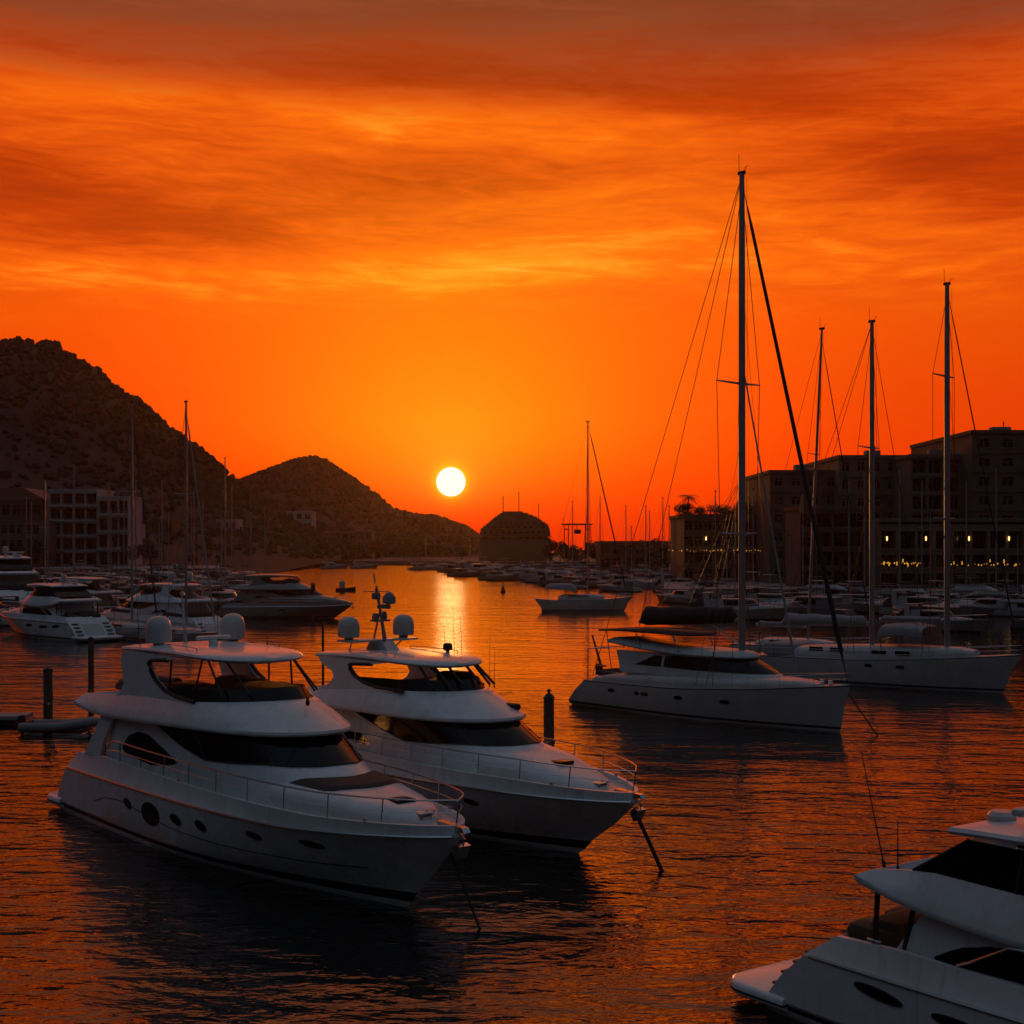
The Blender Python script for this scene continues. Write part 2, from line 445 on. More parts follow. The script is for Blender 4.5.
def railing(hull, parent, x0, hgt, step=1.6, inset=.10, over=.0, r=.025, mid=True, x1=None, hfun=None, port=True):
    """one continuous bow rail: top rail and lower rail round the bow, stanchions of their own"""
    L = hull.lv[hull.top]
    u0 = hull.u_at(L, x0); us = [u0 + (1-u0)*i/40 for i in range(41)]
    side = []
    for u in us:
        p = hull.pt(L, u); side.append(Vector((p[0]-inset*(1 if u > .97 else 0), max(0, p[1]-inset), p[2])))
    path = [Vector((p.x, -p.y, p.z)) for p in side] + [p.copy() for p in side[::-1][1:]]
    if not port: path = [Vector((p.x, -p.y, p.z)) for p in side]
    hf = hfun or (lambda x: hgt*min(1, max(.05, (x-x0)/1.2)))
    top = [Vector((p.x + over*(max(0,(p.x-x0))/(path[40].x-x0))**3, p.y, p.z + hf(p.x))) for p in path]
    rl = MB(); rl.tube(top, r, 6)
    if mid: rl.tube([a.lerp(b, .5) for a, b in zip(path, top)], r*.55, 5)
    ro = rl.build('bow_rail', steel, parent)
    acc = 0; last = None
    for i in range(1, len(path)-1):
        acc += (path[i]-path[i-1]).length
        if acc >= step:
            acc = 0
            st = MB(); st.tube([path[i]-Vector((0,0,.02)), top[i]], r*.85, 6); st.build('stanchion', steel, ro)
    return ro
def dome(parent, x, y, z, r, h, name='radar_dome', m=None):
    d = MB(); d.lathe([(r*.42,0),(r*.42,.10),(r*.93,.12),(r,.22),(r*1.0,h*.55),(r*.94,h*.72),(r*.78,h*.87),(r*.5,h*.965),(r*.2,h*.995),(.01,h)], (x,y,z), 24)
    return d.build(name, m or gel2, parent, angle=50)
def whip(parent, p, top, r=.014, name='antenna'):
    w = MB(); p = Vector(p); q = Vector(top)
    w.tube([p, p.lerp(q,.08)], r*2.2, 6); w.tube([p.lerp(q,.08), p.lerp(q,.5), q], r, 6, r1=r*.45)
    return w.build(name, black, parent)

def house_block(mb, r0, r1, cap=True, mi=0):
    mb.loft([r0, r1], closed=True, cap1=cap, mi=mi)

# ------------------------------------------------------------------ motor yacht
def yacht(name, label, loc, hd, P):
    t = thing(name, label, 'yacht', loc, hd)
    L, B, oh, fb = P['L'], P['B'], P['over'], P['fb']      # waterline length, half beam, bow overhang, freeboard factor
    g = P.get('mat', gel)
    zr = [(0, 1.78*fb), (.45, 1.90*fb), (.75, 2.02*fb), (1, P['rubbow'])]
    zb = [(0, 2.42*fb), (.12, 2.55*fb), (.5, 2.50*fb), (.8, 2.50*fb), (1, P['rubbow']+.30)]
    xs = P.get('xs', 0.0)
    lv = [dict(z=-.7, b=B*.45, xs=.6, xe=L-1.6, u0=.35, a=1.6, e=1.0),
          dict(z=-.02, b=B*.86, xs=.5+xs, xe=L, u0=.40, a=1.75, e=1.02, tr=.93),
          dict(z=.20*fb, b=B*.90, xs=.55+xs, xe=L+oh*.13, u0=.42, a=1.8, e=1.0, tr=.93),
          dict(z=[(0,.34*fb),(.6,.36*fb),(1,.50*fb)], b=B*.92, xs=.6+xs, xe=L+oh*.24, u0=.42, a=1.85, e=.98, tr=.93),
          dict(z=[(0,.42*fb),(.6,.46*fb),(1,.62*fb)], b=B*.945, xs=.62+xs, xe=L+oh*.30, u0=.43, a=1.9, e=.95, tr=.93),
          dict(z=[(0,1.1*fb),(.6,1.15*fb),(1,P['rubbow']*.62)], b=B*.975, xs=1.1+xs, xe=L+oh*.66, u0=.46, a=2.1, e=.86, tr=.92),
          dict(z=zr, b=B, xs=1.75+xs, xe=L+oh, u0=.48, a=2.5, e=.70, tr=.91),
          dict(z=[(u, z+.05) for u, z in zr], b=B*.985, xs=1.8+xs, xe=L+oh*1.0, u0=.48, a=2.5, e=.70, tr=.91),
          dict(z=zb, b=B*.955, xs=2.5+xs, xe=L+oh*.97, u0=.48, a=2.6, e=.66, tr=.88)]
    H = Hull(lv)
    mis = [1, 0, 1, 0, 0, 0, 0, 0, 0, 0, 2]
    H.mesh([g, anti, P.get('deckmat', gel2)], 'hull', t, 8, mis, deck_drop=.14, inset=.13)
    # rubbing strake
    for sd in (-1, 1):
        s = MB(); Lr = lv[6]
        s.tube([(p[0]+.01, sd*(p[1]+.012), p[2]+.02) for p in (H.pt(Lr, .01+.985*i/50) for i in range(51))], .038, 6); s.build('rub_rail', steel, t)
        if 'crease' in P:
            s = MB(); s.tube([(x, sd*(H.side(x, pw(x, P['crease']))+.004), pw(x, P['crease'])) for x in (lerp(P['crease'][0][0], P['crease'][-1][0], i/30) for i in range(31))], .016, 5); s.build('styling_line', black, t)
    # swim platform
    sp = MB(); w = B*.93
    def plat(z, ins, x1=1.2):
        pts = [(x1+xs, w-ins), (x1+xs, -w+ins)]; rr = .7
        for cx, cy, a0 in ((-.6+rr, -w+rr, 270), (-.6+rr, w-rr, 180)):
            for i in range(7):
                a = R(a0 - 90*i/6); pts.append((cx+(rr-ins)*math.cos(a), cy+(rr-ins)*math.sin(a)))
        return [(x, y, z) for x, y in pts]
    sp.loft([plat(.16*fb,.14), plat(.24*fb,.02), plat(.30*fb,0), plat(.36*fb,.0), plat(.42*fb,.0), plat(.50*fb,.03), plat(.54*fb,.10)], closed=True, cap0=True, cap1=True, mis=[0,0,1,0,0,0,0])
    sp.build('swim_platform', [g, black], t, angle=45)
    td_ = MB(); tp = lambda z: pw(z, [(.42*fb,.62+xs),(1.1*fb,1.1+xs),(1.78*fb,1.75+xs),(2.42*fb,2.5+xs)])
    td_.loft([[(tp(z)-.02, B*.42*k, z) for k in (-1,-.5,0,.5,1)] for z in (.62*fb, 1.1*fb, 1.7*fb)]); td_.build('transom_door', gel2, t, merge=0)
    for sd in (-1, 1):
        for zz_ in (.75*fb, 1.1*fb, 1.45*fb, 1.8*fb):
            td_ = MB(); td_.box(tp(zz_)-.22, tp(zz_)+.1, sd*B*.66-.3, sd*B*.66+.3, zz_-.05, zz_); td_.build('step', teak, t, smooth=False)
    for sd in (-1, 1):
        for (x0, x1, z, h, sk) in P['ports']: porthole(H, t, sd, x0, x1, z, h, sk)
        if 'bigport' in P: x0, x1, z, h = P['bigport']; porthole(H, t, sd, x0, x1, z, h, 0, 'hull_window')
    # deckhouse
    h0, h1 = P['house0'], P['house1']
    sh = Shell(ring(*h0), ring(*h1))
    mb = MB(); house_block(mb, ring(*h0), ring(*h1)); mb.build('deckhouse', g, t, angle=40)
    cols = []
    tm = P['ws_t']; k = int(tm*24)
    for tt in [-tm] + [i/24 for i in range(-k, k+1)] + [tm]:
        a = abs(tt)
        cols.append((tt, pw(a, P['ws_lo']), pw(a, P['ws_hi'])))
    wm = MB(); sh.patch(wm, cols, .02); wo = wm.build('windscreen', glass, t, merge=0)
    seam = mat('window_seam', (.028,.028,.030), .35)
    for tt in ((-.5, -.26, .26, .5) if tm > .55 else (-.26, .26)):
        a = abs(tt); v0, v1 = pw(a, P['ws_lo']), pw(a, P['ws_hi'])
        mu = MB(); mu.tube([sh.S(tt, lerp(v0, v1, k/6)) + sh.nrm(tt, lerp(v0, v1, k/6))*.022 for k in range(7)], .016, 5); mu.build('window_seam', seam, wo)
    fr_ = MB(); edge = [(tt, pw(abs(tt), P['ws_lo'])) for tt, _, _ in cols] + [(tt, pw(abs(tt), P['ws_hi'])) for tt, _, _ in cols[::-1]]
    ep = [sh.S(a, v) + sh.nrm(a, v)*.02 for a, v in edge]; fr_.tube(ep + [ep[0]], .018, 5, cap=False); fr_.build('frame', black, wo)
    for tt in (-.22, .22):
        wp = MB(); v0 = pw(abs(tt), P['ws_lo'])
        wp.tube([sh.S(tt, v0)+sh.nrm(tt, v0)*.04, sh.S(tt*.65, v0+.22)+sh.nrm(tt, v0)*.05], .014, 5)
        wp.build('wiper', black, wo)
    for sd in (-1, 1):
        for (xx, lo, hi) in P['sidewin']:
            m_ = MB(); sh.xz_patch(m_, sd, xx, lo, hi, .014); m_.build('side_window', glass, t, merge=0)
    # foredeck trunk
    tk = MB(); rings = []
    for (x, w, z0, z1) in P['trunk']:
        r_ = []
        for i in range(21):
            a = math.pi*i/20; c, s_ = math.cos(a), math.sin(a)
            r_.append((x, -w*math.copysign(abs(c)**.55, c), z0 + (z1-z0)*abs(s_)**.55))
        rings.append(r_)
    tk.loft(rings, cap1=True); tko = tk.build('coachroof', g, t, angle=50)
    def trunk_top(x, y):
        T = P['trunk']
        for a, b in zip(T, T[1:]):
            if a[0] <= x <= b[0]:
                k = (x-a[0])/(b[0]-a[0]); w, z0, z1 = [lerp(a[q], b[q], k) for q in (1,2,3)]
                c = min(1, (abs(y)/w)**(1/.55)); return z0 + (z1-z0)*max(0, 1-c*c)**(.275)
        return T[-1][3]
    if 'pad' in P:
        x0, x1, w0, w1 = P['pad']; pm = MB(); rings = []
        for i in range(13):
            w = lerp(w0, w1, i/12); row = []
            for j in range(15):
                q = -1+2*j/14; x = lerp(x0-1.0*q*q, x1-.45*q*q, i/12)
                row.append((x, w*q, trunk_top(x, w*q)+(.09 if 0 < j < 14 and 0 < i < 12 else -.01)))
            rings.append(row)
        pm.loft(rings); pm.build('sun_pad', brown, tko, angle=60)
    hm = MB(); x = P['hatch']; z = trunk_top(x, 0)
    hm.rbox(x-.32, x+.32, -.32, .32, z-.05, z+.05, .06); hm.build('deck_hatch', glass, tko)
    # anchor gear on the bow
    Lb = lv[8]; tipx = L+oh
    zt = pw(1, zb)
    aw = MB(); aw.rbox(tipx-1.9, tipx-1.5, -.2, .2, zt-.2, zt+.12, .06); aw.lathe([(.12,0),(.14,.05),(.09,.12),(.14,.2),(.12,.24)], (tipx-1.7, .25, zt-.1), 14)
    aw.build('windlass', steel, t)
    an = MB(); an.prism([(tipx-.9, zt+.02), (tipx+.22, zt-.02), (tipx+.30, zt-.14), (tipx-.9, zt-.12)], -.11, .11)
    an.tube([(tipx-.2, 0, zt-.12), (tipx+.18, 0, zt-.34), (tipx+.10, 0, zt-.62)], .045, 8)
    an.prism([(tipx+.02, zt-.45), (tipx+.22, zt-.50), (tipx+.02, zt-.86), (tipx-.14, zt-.62)], -.19, .19)
    an.build('anchor', steel, t)
    for sd in (-1, 1):
        for xx in (tipx-2.4, L*.55, 3.6):
            cl = MB(); p = H.top_at(xx); y = sd*(p[1]-.07)
            cl.tube([(xx-.16, y, p[2]+.07), (xx+.16, y, p[2]+.07)], .022, 6); cl.box(xx-.05, xx+.05, y-.02, y+.02, p[2]-.02, p[2]+.07)
            cl.build('cleat', steel, t)
    railing(H, t, P['rail0'], .66, over=.12, hfun=P.get('railh'), mid=P.get('mid', True))
    # flybridge moulding
    F = P['fly']; zl, zt_ = F['lip'], F['rim']
    xa, xf, w = F['xa'], F['xf'], F['w']; nn = F['n']
    rings = [ring(xa+.3, xf-.9, nn-.6, w-.35, lambda x: zl(x)+.06, 2.2),
             ring(xa+.05, xf-.04, nn, w-.03, zl, 2.25),
             ring(xa, xf, nn, w, lambda x: zl(x)+.06, 2.25),
             ring(xa, xf-.03, nn, w-.005, lambda x: zl(x)+.14, 2.25),
             ring(xa+.06, lerp(xf, F['rxf'], .44), lerp(nn, F['rn'], .44), lerp(w, F['rw'], .46), lambda x: lerp(zl(x)+.14, zt_(x), .44), 2.25),
             ring(xa+.16, lerp(xf, F['rxf'], .86), lerp(nn, F['rn'], .86), lerp(w, F['rw'], .90), lambda x: lerp(zl(x)+.14, zt_(x), .90), 2.2),
             ring(xa+.25, F['rxf'], F['rn'], F['rw'], zt_, 2.2),
             ring(xa+.33, F['rxf']-.10, F['rn'], F['rw']-.10, zt_, 2.2),
             ring(xa+.36, F['rxf']-.16, F['rn'], F['rw']-.14, lambda x: F['floor'], 2.2)]
    fm = MB(); fm.loft(rings, closed=True, cap0=True, cap1=True); fly = fm.build('flybridge', g, t, angle=32)
    # tinted deflector round the flybridge coaming
    dz = F['defl']
    D = Shell(ring(xa+.28, F['rxf']-.05, F['rn'], F['rw']-.05, zt_, 2.2), ring(xa+.28, F['rxf']-.05-dz[2], F['rn'], F['rw']-.05-dz[1], lambda x: zt_(x)+dz[0], 2.2))
    dm = MB(); tt0 = dz[3]
    for off in (0.0, -.03):
        D.patch(dm, [(-tt0+2*tt0*i/40, 0, 1 if abs(-tt0+2*tt0*i/40) < tt0-.05 else .6) for i in range(41)], off)
    dm.build('wind_deflector', glass, fly, merge=0)
    for (x0, x1, y0, y1, z0, z1) in F['seats']:
        sm = MB(); sm.rbox(x0, x1, y0, y1, z0, z1, .14); sm.build('covered_seat', brown, fly)
    # cockpit seat and quarter wings under the overhang
    cs = MB(); cs.rbox(2.9+xs, 3.7+xs, -B*.62, B*.62, 2.2*fb, 2.95*fb, .15); cs.build('cockpit_seat', brown, t)
    for sd in (-1, 1):
        if 'wing' in P:
            q = MB(); q.prism(P['wing'], sd*B*.86-.05, sd*B*.86+.05, lean=-sd*.06, zref=2.5); q.build('quarter_wing', g, t, smooth=False)
        for xp in P.get('posts', []):
            q = MB(); q.tube([(xp[0], sd*B*.80, xp[1]), (xp[2], sd*B*.78, xp[3])], .055, 8); q.build('overhang_post', black, t)
    # radar arch, hardtop
    for sd in (-1, 1) if 'arch' in P else ():
        q = MB(); y = sd*P['arch_y']; q.prism(P['arch'], y-.09, y+.09, lean=-sd*.07, zref=5.0*P['fz']); ao = q.build('radar_arch', g, t, angle=50)
        i0, i1 = P['arch_in']; zr5 = 5.0*P['fz']
        q = MB(); q.tube([(x, y - sd*.07*(z-zr5) + sd*.05, z) for x, z in P['arch'][i0:i1+1]], .075, 6); q.build('arch_trim', black, ao)
    hx = P['hardtop']; hm = MB()
    def htr(z, ins, dw=0):
        up = ring(hx['xa']+ins, hx['xf']-ins, hx['n'], hx['w']-ins+dw, lambda x: z + hx['crown']*(1-((x-hx['xa'])/(hx['xf']-hx['xa'])-.45)**2*3.0), 2.6)
        return up
    hm.loft([htr(hx['z']-.10, .30), htr(hx['z']-.03, .04), htr(hx['z']+.03, 0), htr(hx['z']+.10, .05), htr(hx['z']+.16, .35), htr(hx['z']+.19, .8)], closed=True, cap0=True, cap1=True)
    hto = hm.build('hardtop', g, t, angle=40)
    for sd in (-1, 1):
        q = MB(); xa_, xb_ = lerp(hx['xa'],hx['xf'],.25), lerp(hx['xa'],hx['xf'],.68); yy = sd*(hx['w']-.42)
        zt4 = lambda x: hx['z'] + .15 + hx['crown']*(1-((x-hx['xa'])/(hx['xf']-hx['xa'])-.45)**2*3.0)
        q.tube([(xa_, yy, zt4(xa_))] + [(lerp(xa_,xb_,k/6), yy, zt4(lerp(xa_,xb_,k/6))+.09) for k in range(7)] + [(xb_, yy, zt4(xb_))], .018, 6); q.build('grab_rail', steel, hto)
    for (a, b) in P['struts']:
        for sd in (-1, 1):
            q = MB(); q.tube([(a[0], sd*a[1], a[2]), (b[0], sd*b[1], b[2])], P.get('strut_r', .035), 8); q.build('hardtop_strut', black, t)
    P['extra'](t, H, fly, hto)
    return t

# ---- the near yacht with two domes
def extra1(t, H, fly, ht):
    for y in (-1.3, 1.5): dome(t, 7.5, y, 6.55, .44, 1.02)
    m = MB(); m.tube([(6.9, 0, 6.5), (6.75, 0, 7.3), (6.6, 0, 8.2)], .075, 8, r1=.035); m.box(6.5, 7.1, -.3, .3, 7.0, 7.04); m.lathe([(.06,0),(.09,.05),(.05,.16)], (6.6,0,8.2), 10)
    m.build('light_mast', gel2, ht)
    rd = MB(); rd.lathe([(.16,0),(.16,.16),(.10,.22)], (9.0,0,6.58), 14); rd.rbox(8.9, 9.12, -.62, .62, 6.80, 6.92, .05); rd.build('scanner_bar', gel, ht)
    whip(ht, (6.4, -1.5, 6.5), (6.0, -1.5, 9.2)); whip(ht, (6.4, 1.5, 6.5), (6.1, 1.6, 9.6)); whip(ht, (10.2, 1.4, 6.6), (10.1, 1.45, 8.0), .01)
    hn = MB(); hn.lathe([(.05,0),(.07,.08),(.04,.2),(.06,.26)], (15.0,.15,5.06), 10); hn.build('horn', black, fly)
    td = MB(); td.tube([(3.0,-.5,4.95),(4.0,-1.1,4.98),(5.2,-1.15,5.0)], .17, 10); td.tube([(3.0,.3,4.95),(4.0,.55,4.98),(5.2,.5,5.0)], .17, 10); td.rbox(3.3, 5.2, -1.1, .5, 4.72, 4.95, .1); td.build('stowed_dinghy', brown, fly)
    ch = MB(); ch.tube([(22.7,-.05,1.9),(23.1,.1,1.0),(23.7,.25,-.2)], .035, 6); ch.build('anchor_chain', rope, t)
yacht('motor_yacht', 'large white motor yacht with open flybridge and long brown sun pad, ahead of the tender', (-15.80, 54.65, 0), -51.2, dict(
    L=20.5, B=2.55, over=2.55, fb=1.0, rubbow=2.34, rail0=4.6,
    ports=[(7.35,7.95,1.30,.15,-.06), (11.0,11.75,1.33,.15,-.05), (12.7,13.35,1.38,.15,-.05), (15.6,16.3,1.52,.11,-.02), (18.0,18.9,1.62,.10,-.02)],
    bigport=(8.8,10.15,1.22,.37), crease=[(4.6,.95),(5.6,1.22),(7.0,1.32),(9,1.15),(11,.98),(14,.92),(18,1.0),(20,1.12)],
    house0=(4.9,19.3,6.0,2.08,2.38,2.2), house1=(4.4,15.9,4.5,1.90,4.30,2.2),
    ws_t=.70, ws_lo=[(0,.60),(.3,.57),(.5,.47),(.60,.60),(.70,.86)], ws_hi=[(0,.97),(.7,.97)],
    sidewin=[((6.15,10.5), [(6.15,2.98),(6.5,2.80),(8.6,2.66),(10.2,2.86),(10.5,2.98)], [(6.15,2.98),(6.5,3.40),(7.4,3.66),(8.2,3.62),(9.5,3.28),(10.5,2.98)])],
    trunk=[(13.0,1.88,2.3,3.10),(16.5,1.82,2.3,3.24),(18.3,1.62,2.3,3.14),(19.8,1.32,2.3,2.98),(20.8,.95,2.3,2.88),(21.4,.50,2.3,2.70),(21.6,.15,2.3,2.5)],
    pad=(17.6,18.9,1.5,1.25), hatch=20.3,
    fly=dict(xa=2.55, xf=16.35, n=5.2, w=2.34, rxf=14.3, rn=3.8, rw=1.98, floor=4.50,
             lip=lambda x: pw(x, [(2.3,4.18),(4.0,4.0),(5.5,3.98),(9,4.10),(12,4.22),(17,4.30)]), rim=lambda x: pw(x, [(2.3,4.55),(4.5,4.68),(7,4.90),(11,4.98),(14.6,5.20)]),
             defl=(.36,.10,.35,.60), seats=[(10.2,12.9,-1.45,1.45,4.45,5.42),(8.2,9.8,-1.6,-.2,4.45,5.35),(8.0,9.9,.5,1.6,4.45,5.45)]),
    wing=[(3.3,2.45),(4.6,2.45),(5.6,4.0),(4.7,4.05)],
    arch=[(6.2,6.36),(5.85,6.22),(5.78,5.95),(6.0,5.5),(6.15,5.2),(5.9,4.9),(5.2,4.6),(9.6,4.78),(11.6,5.02),(10.2,5.08),(9.3,5.22),(8.6,5.48),(8.15,5.78),(7.95,6.0),(8.2,6.12),(9.4,6.2),(10.4,6.34)], arch_y=1.90, arch_in=(8,15), fz=1.0,
    hardtop=dict(xa=5.75, xf=13.2, n=3.0, w=1.92, z=6.30, crown=.13),
    struts=[((12.9,1.65,5.25),(11.6,1.5,6.34)), ((11.2,1.8,5.1),(11.4,1.6,6.34)), ((13.8,1.2,5.4),(12.2,1.2,6.34)), ((9.5,1.85,5.0),(9.6,1.8,6.35))], extra=extra1))

# ---- the yacht behind it
def extra2(t, H, fly, ht):
    pl = MB(); pl.rbox(6.1, 7.1, -1.6, 1.6, 6.30, 6.38, .08); pl.prism([(6.0,5.80),(7.9,5.80),(7.2,6.32),(6.5,6.32)], -.28, .28)
    for y in (-1.2, 1.2): pl.tube([(6.0,y*.8,5.8),(6.6,y,6.32)], .03, 6)
    pl.build('dome_platform', gel2, ht)
    for y in (-1.28, 1.28): dome(ht, 6.5, y, 6.36, .42, .92, m=gel2)
    m = MB(); m.tube([(7.2,-.12,6.3),(6.85,-.05,7.4),(6.5,0,8.4)], .06, 8, r1=.04); m.tube([(6.95,.12,6.3),(6.7,.05,7.4),(6.45,0,8.3)], .06, 8, r1=.04); m.tube([(6.3,0,6.3),(6.75,0,7.5)], .04, 6); m.rbox(6.55,6.95,-.35,.35,7.05,7.12,.03); m.lathe([(.12,0),(.14,.1),(.1,.26)], (6.85,-.3,7.12), 10); m.lathe([(.1,0),(.12,.1),(.08,.3)], (6.6,.3,7.12), 10); m.rbox(6.35,6.6,-.14,.14,7.9,8.15,.04); m.tube([(6.4,0,8.5),(6.3,0,8.9)], .03, 6)
    m.rbox(6.65, 7.35, -.1, .1, 7.55, 7.72, .05); m.lathe([(.05,0),(.25,.05),(.26,.25),(.15,.42),(.02,.5)], (7.35,.0,7.72), 14); m.tube([(6.45,-.6,8.2),(6.45,.6,8.2)], .02, 6)
    m.build('light_mast', mat('grey_mast_paint', (.20,.20,.21), .5, var=.2), ht)
    for (x, y, h) in ((9.5,1.5,1.9),(9.9,1.55,1.5),(8.8,1.6,1.2)): whip(ht, (x, y, 5.8), (x-.1, y, 5.8+h), .012)
    sl = MB(); sl.lathe([(.06,0),(.08,.2),(.05,.25)], (9.6,1.1,5.85), 10); sl.rbox(9.45,9.75,.95,1.25,6.05,6.32,.08); sl.build('searchlight', black, ht)
    for (x, y, h) in ((11.6,1.5,1.9),(12.0,1.4,1.5)): whip(fly, (x, y, 4.78), (x-.1, y+.1, 4.78+h), .012)
    td = MB(); td.rbox(13.0,13.9,.7,1.1,4.2,4.42,.1); td.build('life_raft', black, fly)
    ch = MB(); ch.tube([(20.6,0,1.75),(21.1,.15,.8),(21.6,.3,-.2)], .065, 8); ch.build('anchor_chain', rope, t)
P2 = dict(
    L=18.0, B=2.40, over=2.7, fb=.98, rubbow=2.02, rail0=6.5,
    ports=[(14.6,15.2,1.45,.10,-.03), (9.5,10.1,1.3,.12,-.03), (7.2,7.8,1.3,.12,-.03)],
    house0=(4.9,17.5,5.6,1.98,2.3,2.2), house1=(4.4,14.2,4.2,1.82,3.98,2.2),
    ws_t=.70, ws_lo=[(0,.58),(.3,.55),(.5,.46),(.58,.60),(.70,.88)], ws_hi=[(0,.97),(.5,.97),(.70,.92)],
    sidewin=[((6.6,8.9), [(6.6,2.78),(8.9,2.66)], [(6.6,3.05),(7.2,3.12),(8.4,3.05),(8.9,2.78)])],
    trunk=[(12.3,1.72,2.1,3.08),(15.0,1.66,2.1,3.24),(16.6,1.48,2.1,3.02),(17.8,1.22,2.0,2.72),(18.7,.85,2.0,2.48),(19.2,.45,2.0,2.3),(19.4,.12,1.9,2.15)],
    hatch=17.2,
    fly=dict(xa=2.9, xf=14.6, n=4.8, w=2.22, rxf=12.5, rn=3.4, rw=1.86, floor=4.25,
             lip=lambda x: pw(x, [(2.9,3.98),(5,3.86),(12,3.90),(16,3.94)]), rim=lambda x: pw(x, [(2.9,4.30),(5.5,4.52),(8,4.74),(11,4.80),(13.2,4.86)]),
             defl=(.38,.08,.30,.74), seats=[(9.3,11.4,-1.3,1.3,4.2,5.05),(7.3,8.8,-1.45,-.2,4.2,4.95),(10.0,11.2,.2,1.2,4.2,5.35)]),
    wing=[(3.4,2.4),(4.6,2.4),(5.6,3.9),(4.8,3.95)],
    arch=[(5.5,5.76),(5.2,5.66),(5.5,5.45),(6.2,5.22),(6.35,5.0),(6.1,4.75),(5.2,4.42),(8.6,4.55),(10.8,4.80),(9.2,4.82),(8.3,4.94),(7.7,5.15),(7.35,5.38),(7.3,5.5),(7.6,5.56),(8.8,5.62),(9.8,5.74)], arch_y=1.80, arch_in=(8,15), fz=.94,
    hardtop=dict(xa=5.0, xf=12.0, n=3.0, w=1.85, z=5.66, crown=.16),
    struts=[((12.0,1.4,4.95),(11.0,1.25,5.70)), ((12.35,.9,5.0),(11.35,.9,5.72)), ((12.45,.4,5.05),(11.5,.4,5.72))], strut_r=.05, extra=extra2)
Y2 = yacht('motor_yacht', 'white motor yacht with anchor chain out and leaning mast between two domes', (-9.43, 59.24, 0), -50.0, P2)

# ---- the yacht cut by the lower right corner (stern half in view)
def extra3(t, H, fly, ht):
    r_ = MB(); r_.lathe([(.22,0),(.24,.1),(.18,.3),(.1,.38)], (6.5,-.6,4.70), 14); r_.rbox(6.38,6.62,-1.4,.3,5.02,5.16,.05); r_.build('scanner_bar', gel2, ht)
    b = MB(); b.lathe([(.22,0),(.24,.1),(.1,.2),(.1,.5)], (5.95,.2,4.68), 14); b.rbox(5.75,6.15,0,.4,5.05,5.6,.1); b.build('searchlight', gel2, ht)
    b = MB(); b.lathe([(.2,0),(.27,.08),(.27,.2),(.2,.28)], (5.75,-.75,4.66), 14); b.build('fog_horn', gel2, ht)
    whip(fly, (3.55,-1.45,3.5), (3.0,-1.5,5.8), .016); whip(fly, (3.75,-1.3,3.5), (3.75,-1.3,4.5), .016)
    gl = MB()
    gs = Shell(ring(4.45,10.6,2.8,1.72,3.70,2.2), ring(5.6,9.7,2.4,1.54,4.46,2.2))
    gs.patch(gl, [(-1+2*i/48, 0, 1) for i in range(49)], 0.0)
    a, b2 = gs.S(-1,0), gs.S(1,0); c, d = gs.S(1,1), gs.S(-1,1)
    gl.add([a, b2, c, d], [(0,1,2,3)]); gl.build('wheelhouse_glass', glass, fly, merge=0)
    for tt in (-1.0, -.66, -.4, .4, .66, 1.0):
        fr = MB(); fr.tube([gs.S(tt,0), gs.S(tt,1)], .03, 6); fr.build('glass_frame', black, fly)
    for i in range(3):
        cv = MB(); cv.rbox(2.5+i*.1, 3.9+i*.15, -1.5+i*1.0, -.6+i*1.05, 1.55, 2.3+.12*math.sin(i*2.1), .2)
        cv.build('cockpit_cover', brown, t)
Y3 = yacht('motor_yacht', 'white motor yacht with enclosed upper helm, its stern toward the open water', (6.55, 31.75, 0), -54.0, dict(
    L=15.0, B=2.2, over=2.1, fb=.84, rubbow=2.0, rail0=5.6, mid=False, xs=.15,
    ports=[(3.3,4.5,1.22,.11,-.05), (5.2,6.6,1.12,.12,-.05), (7.8,9.0,1.18,.11,-.03)],
    house0=(3.95,14.0,4.4,1.80,1.9,2.2), house1=(4.95,11.6,3.3,1.66,3.30,2.2),
    ws_t=.52, ws_lo=[(0,.60),(.5,.55),(.52,.6)], ws_hi=[(0,.96),(.52,.96)],
    sidewin=[((5.0,10.4), [(5.0,2.10),(10.4,2.15)], [(5.0,2.16),(5.5,2.44),(6.2,2.62),(7.4,2.74),(9.6,2.74),(10.4,2.5)])],
    trunk=[(10.0,1.6,1.7,2.5),(12.4,1.5,1.7,2.6),(14.0,1.2,1.7,2.4),(15.2,.8,1.7,2.15),(15.8,.35,1.7,1.95),(15.9,.1,1.7,1.8)], hatch=14.2,
    fly=dict(xa=3.25, xf=12.0, n=3.6, w=2.02, rxf=10.8, rn=2.9, rw=1.76, floor=3.4,
             lip=lambda x: pw(x, [(3.2,3.30),(4.0,3.10),(5.2,2.92),(7,2.80),(12,2.95)]), rim=lambda x: pw(x, [(3.2,3.48),(4.0,3.64),(4.8,3.74),(7,3.68),(11,3.8)]),
             defl=(.05,.02,.04,.50), seats=[(6.2,7.2,-1.1,1.1,3.4,3.95)]),
    posts=[(3.55,2.0,3.60,3.22),(4.25,2.0,4.5,3.1)],
    hardtop=dict(xa=5.25, xf=11.0, n=2.6, w=1.76, z=4.52, crown=.12),
    struts=[((9.9,1.5,3.75),(9.5,1.45,4.5))], extra=extra3))

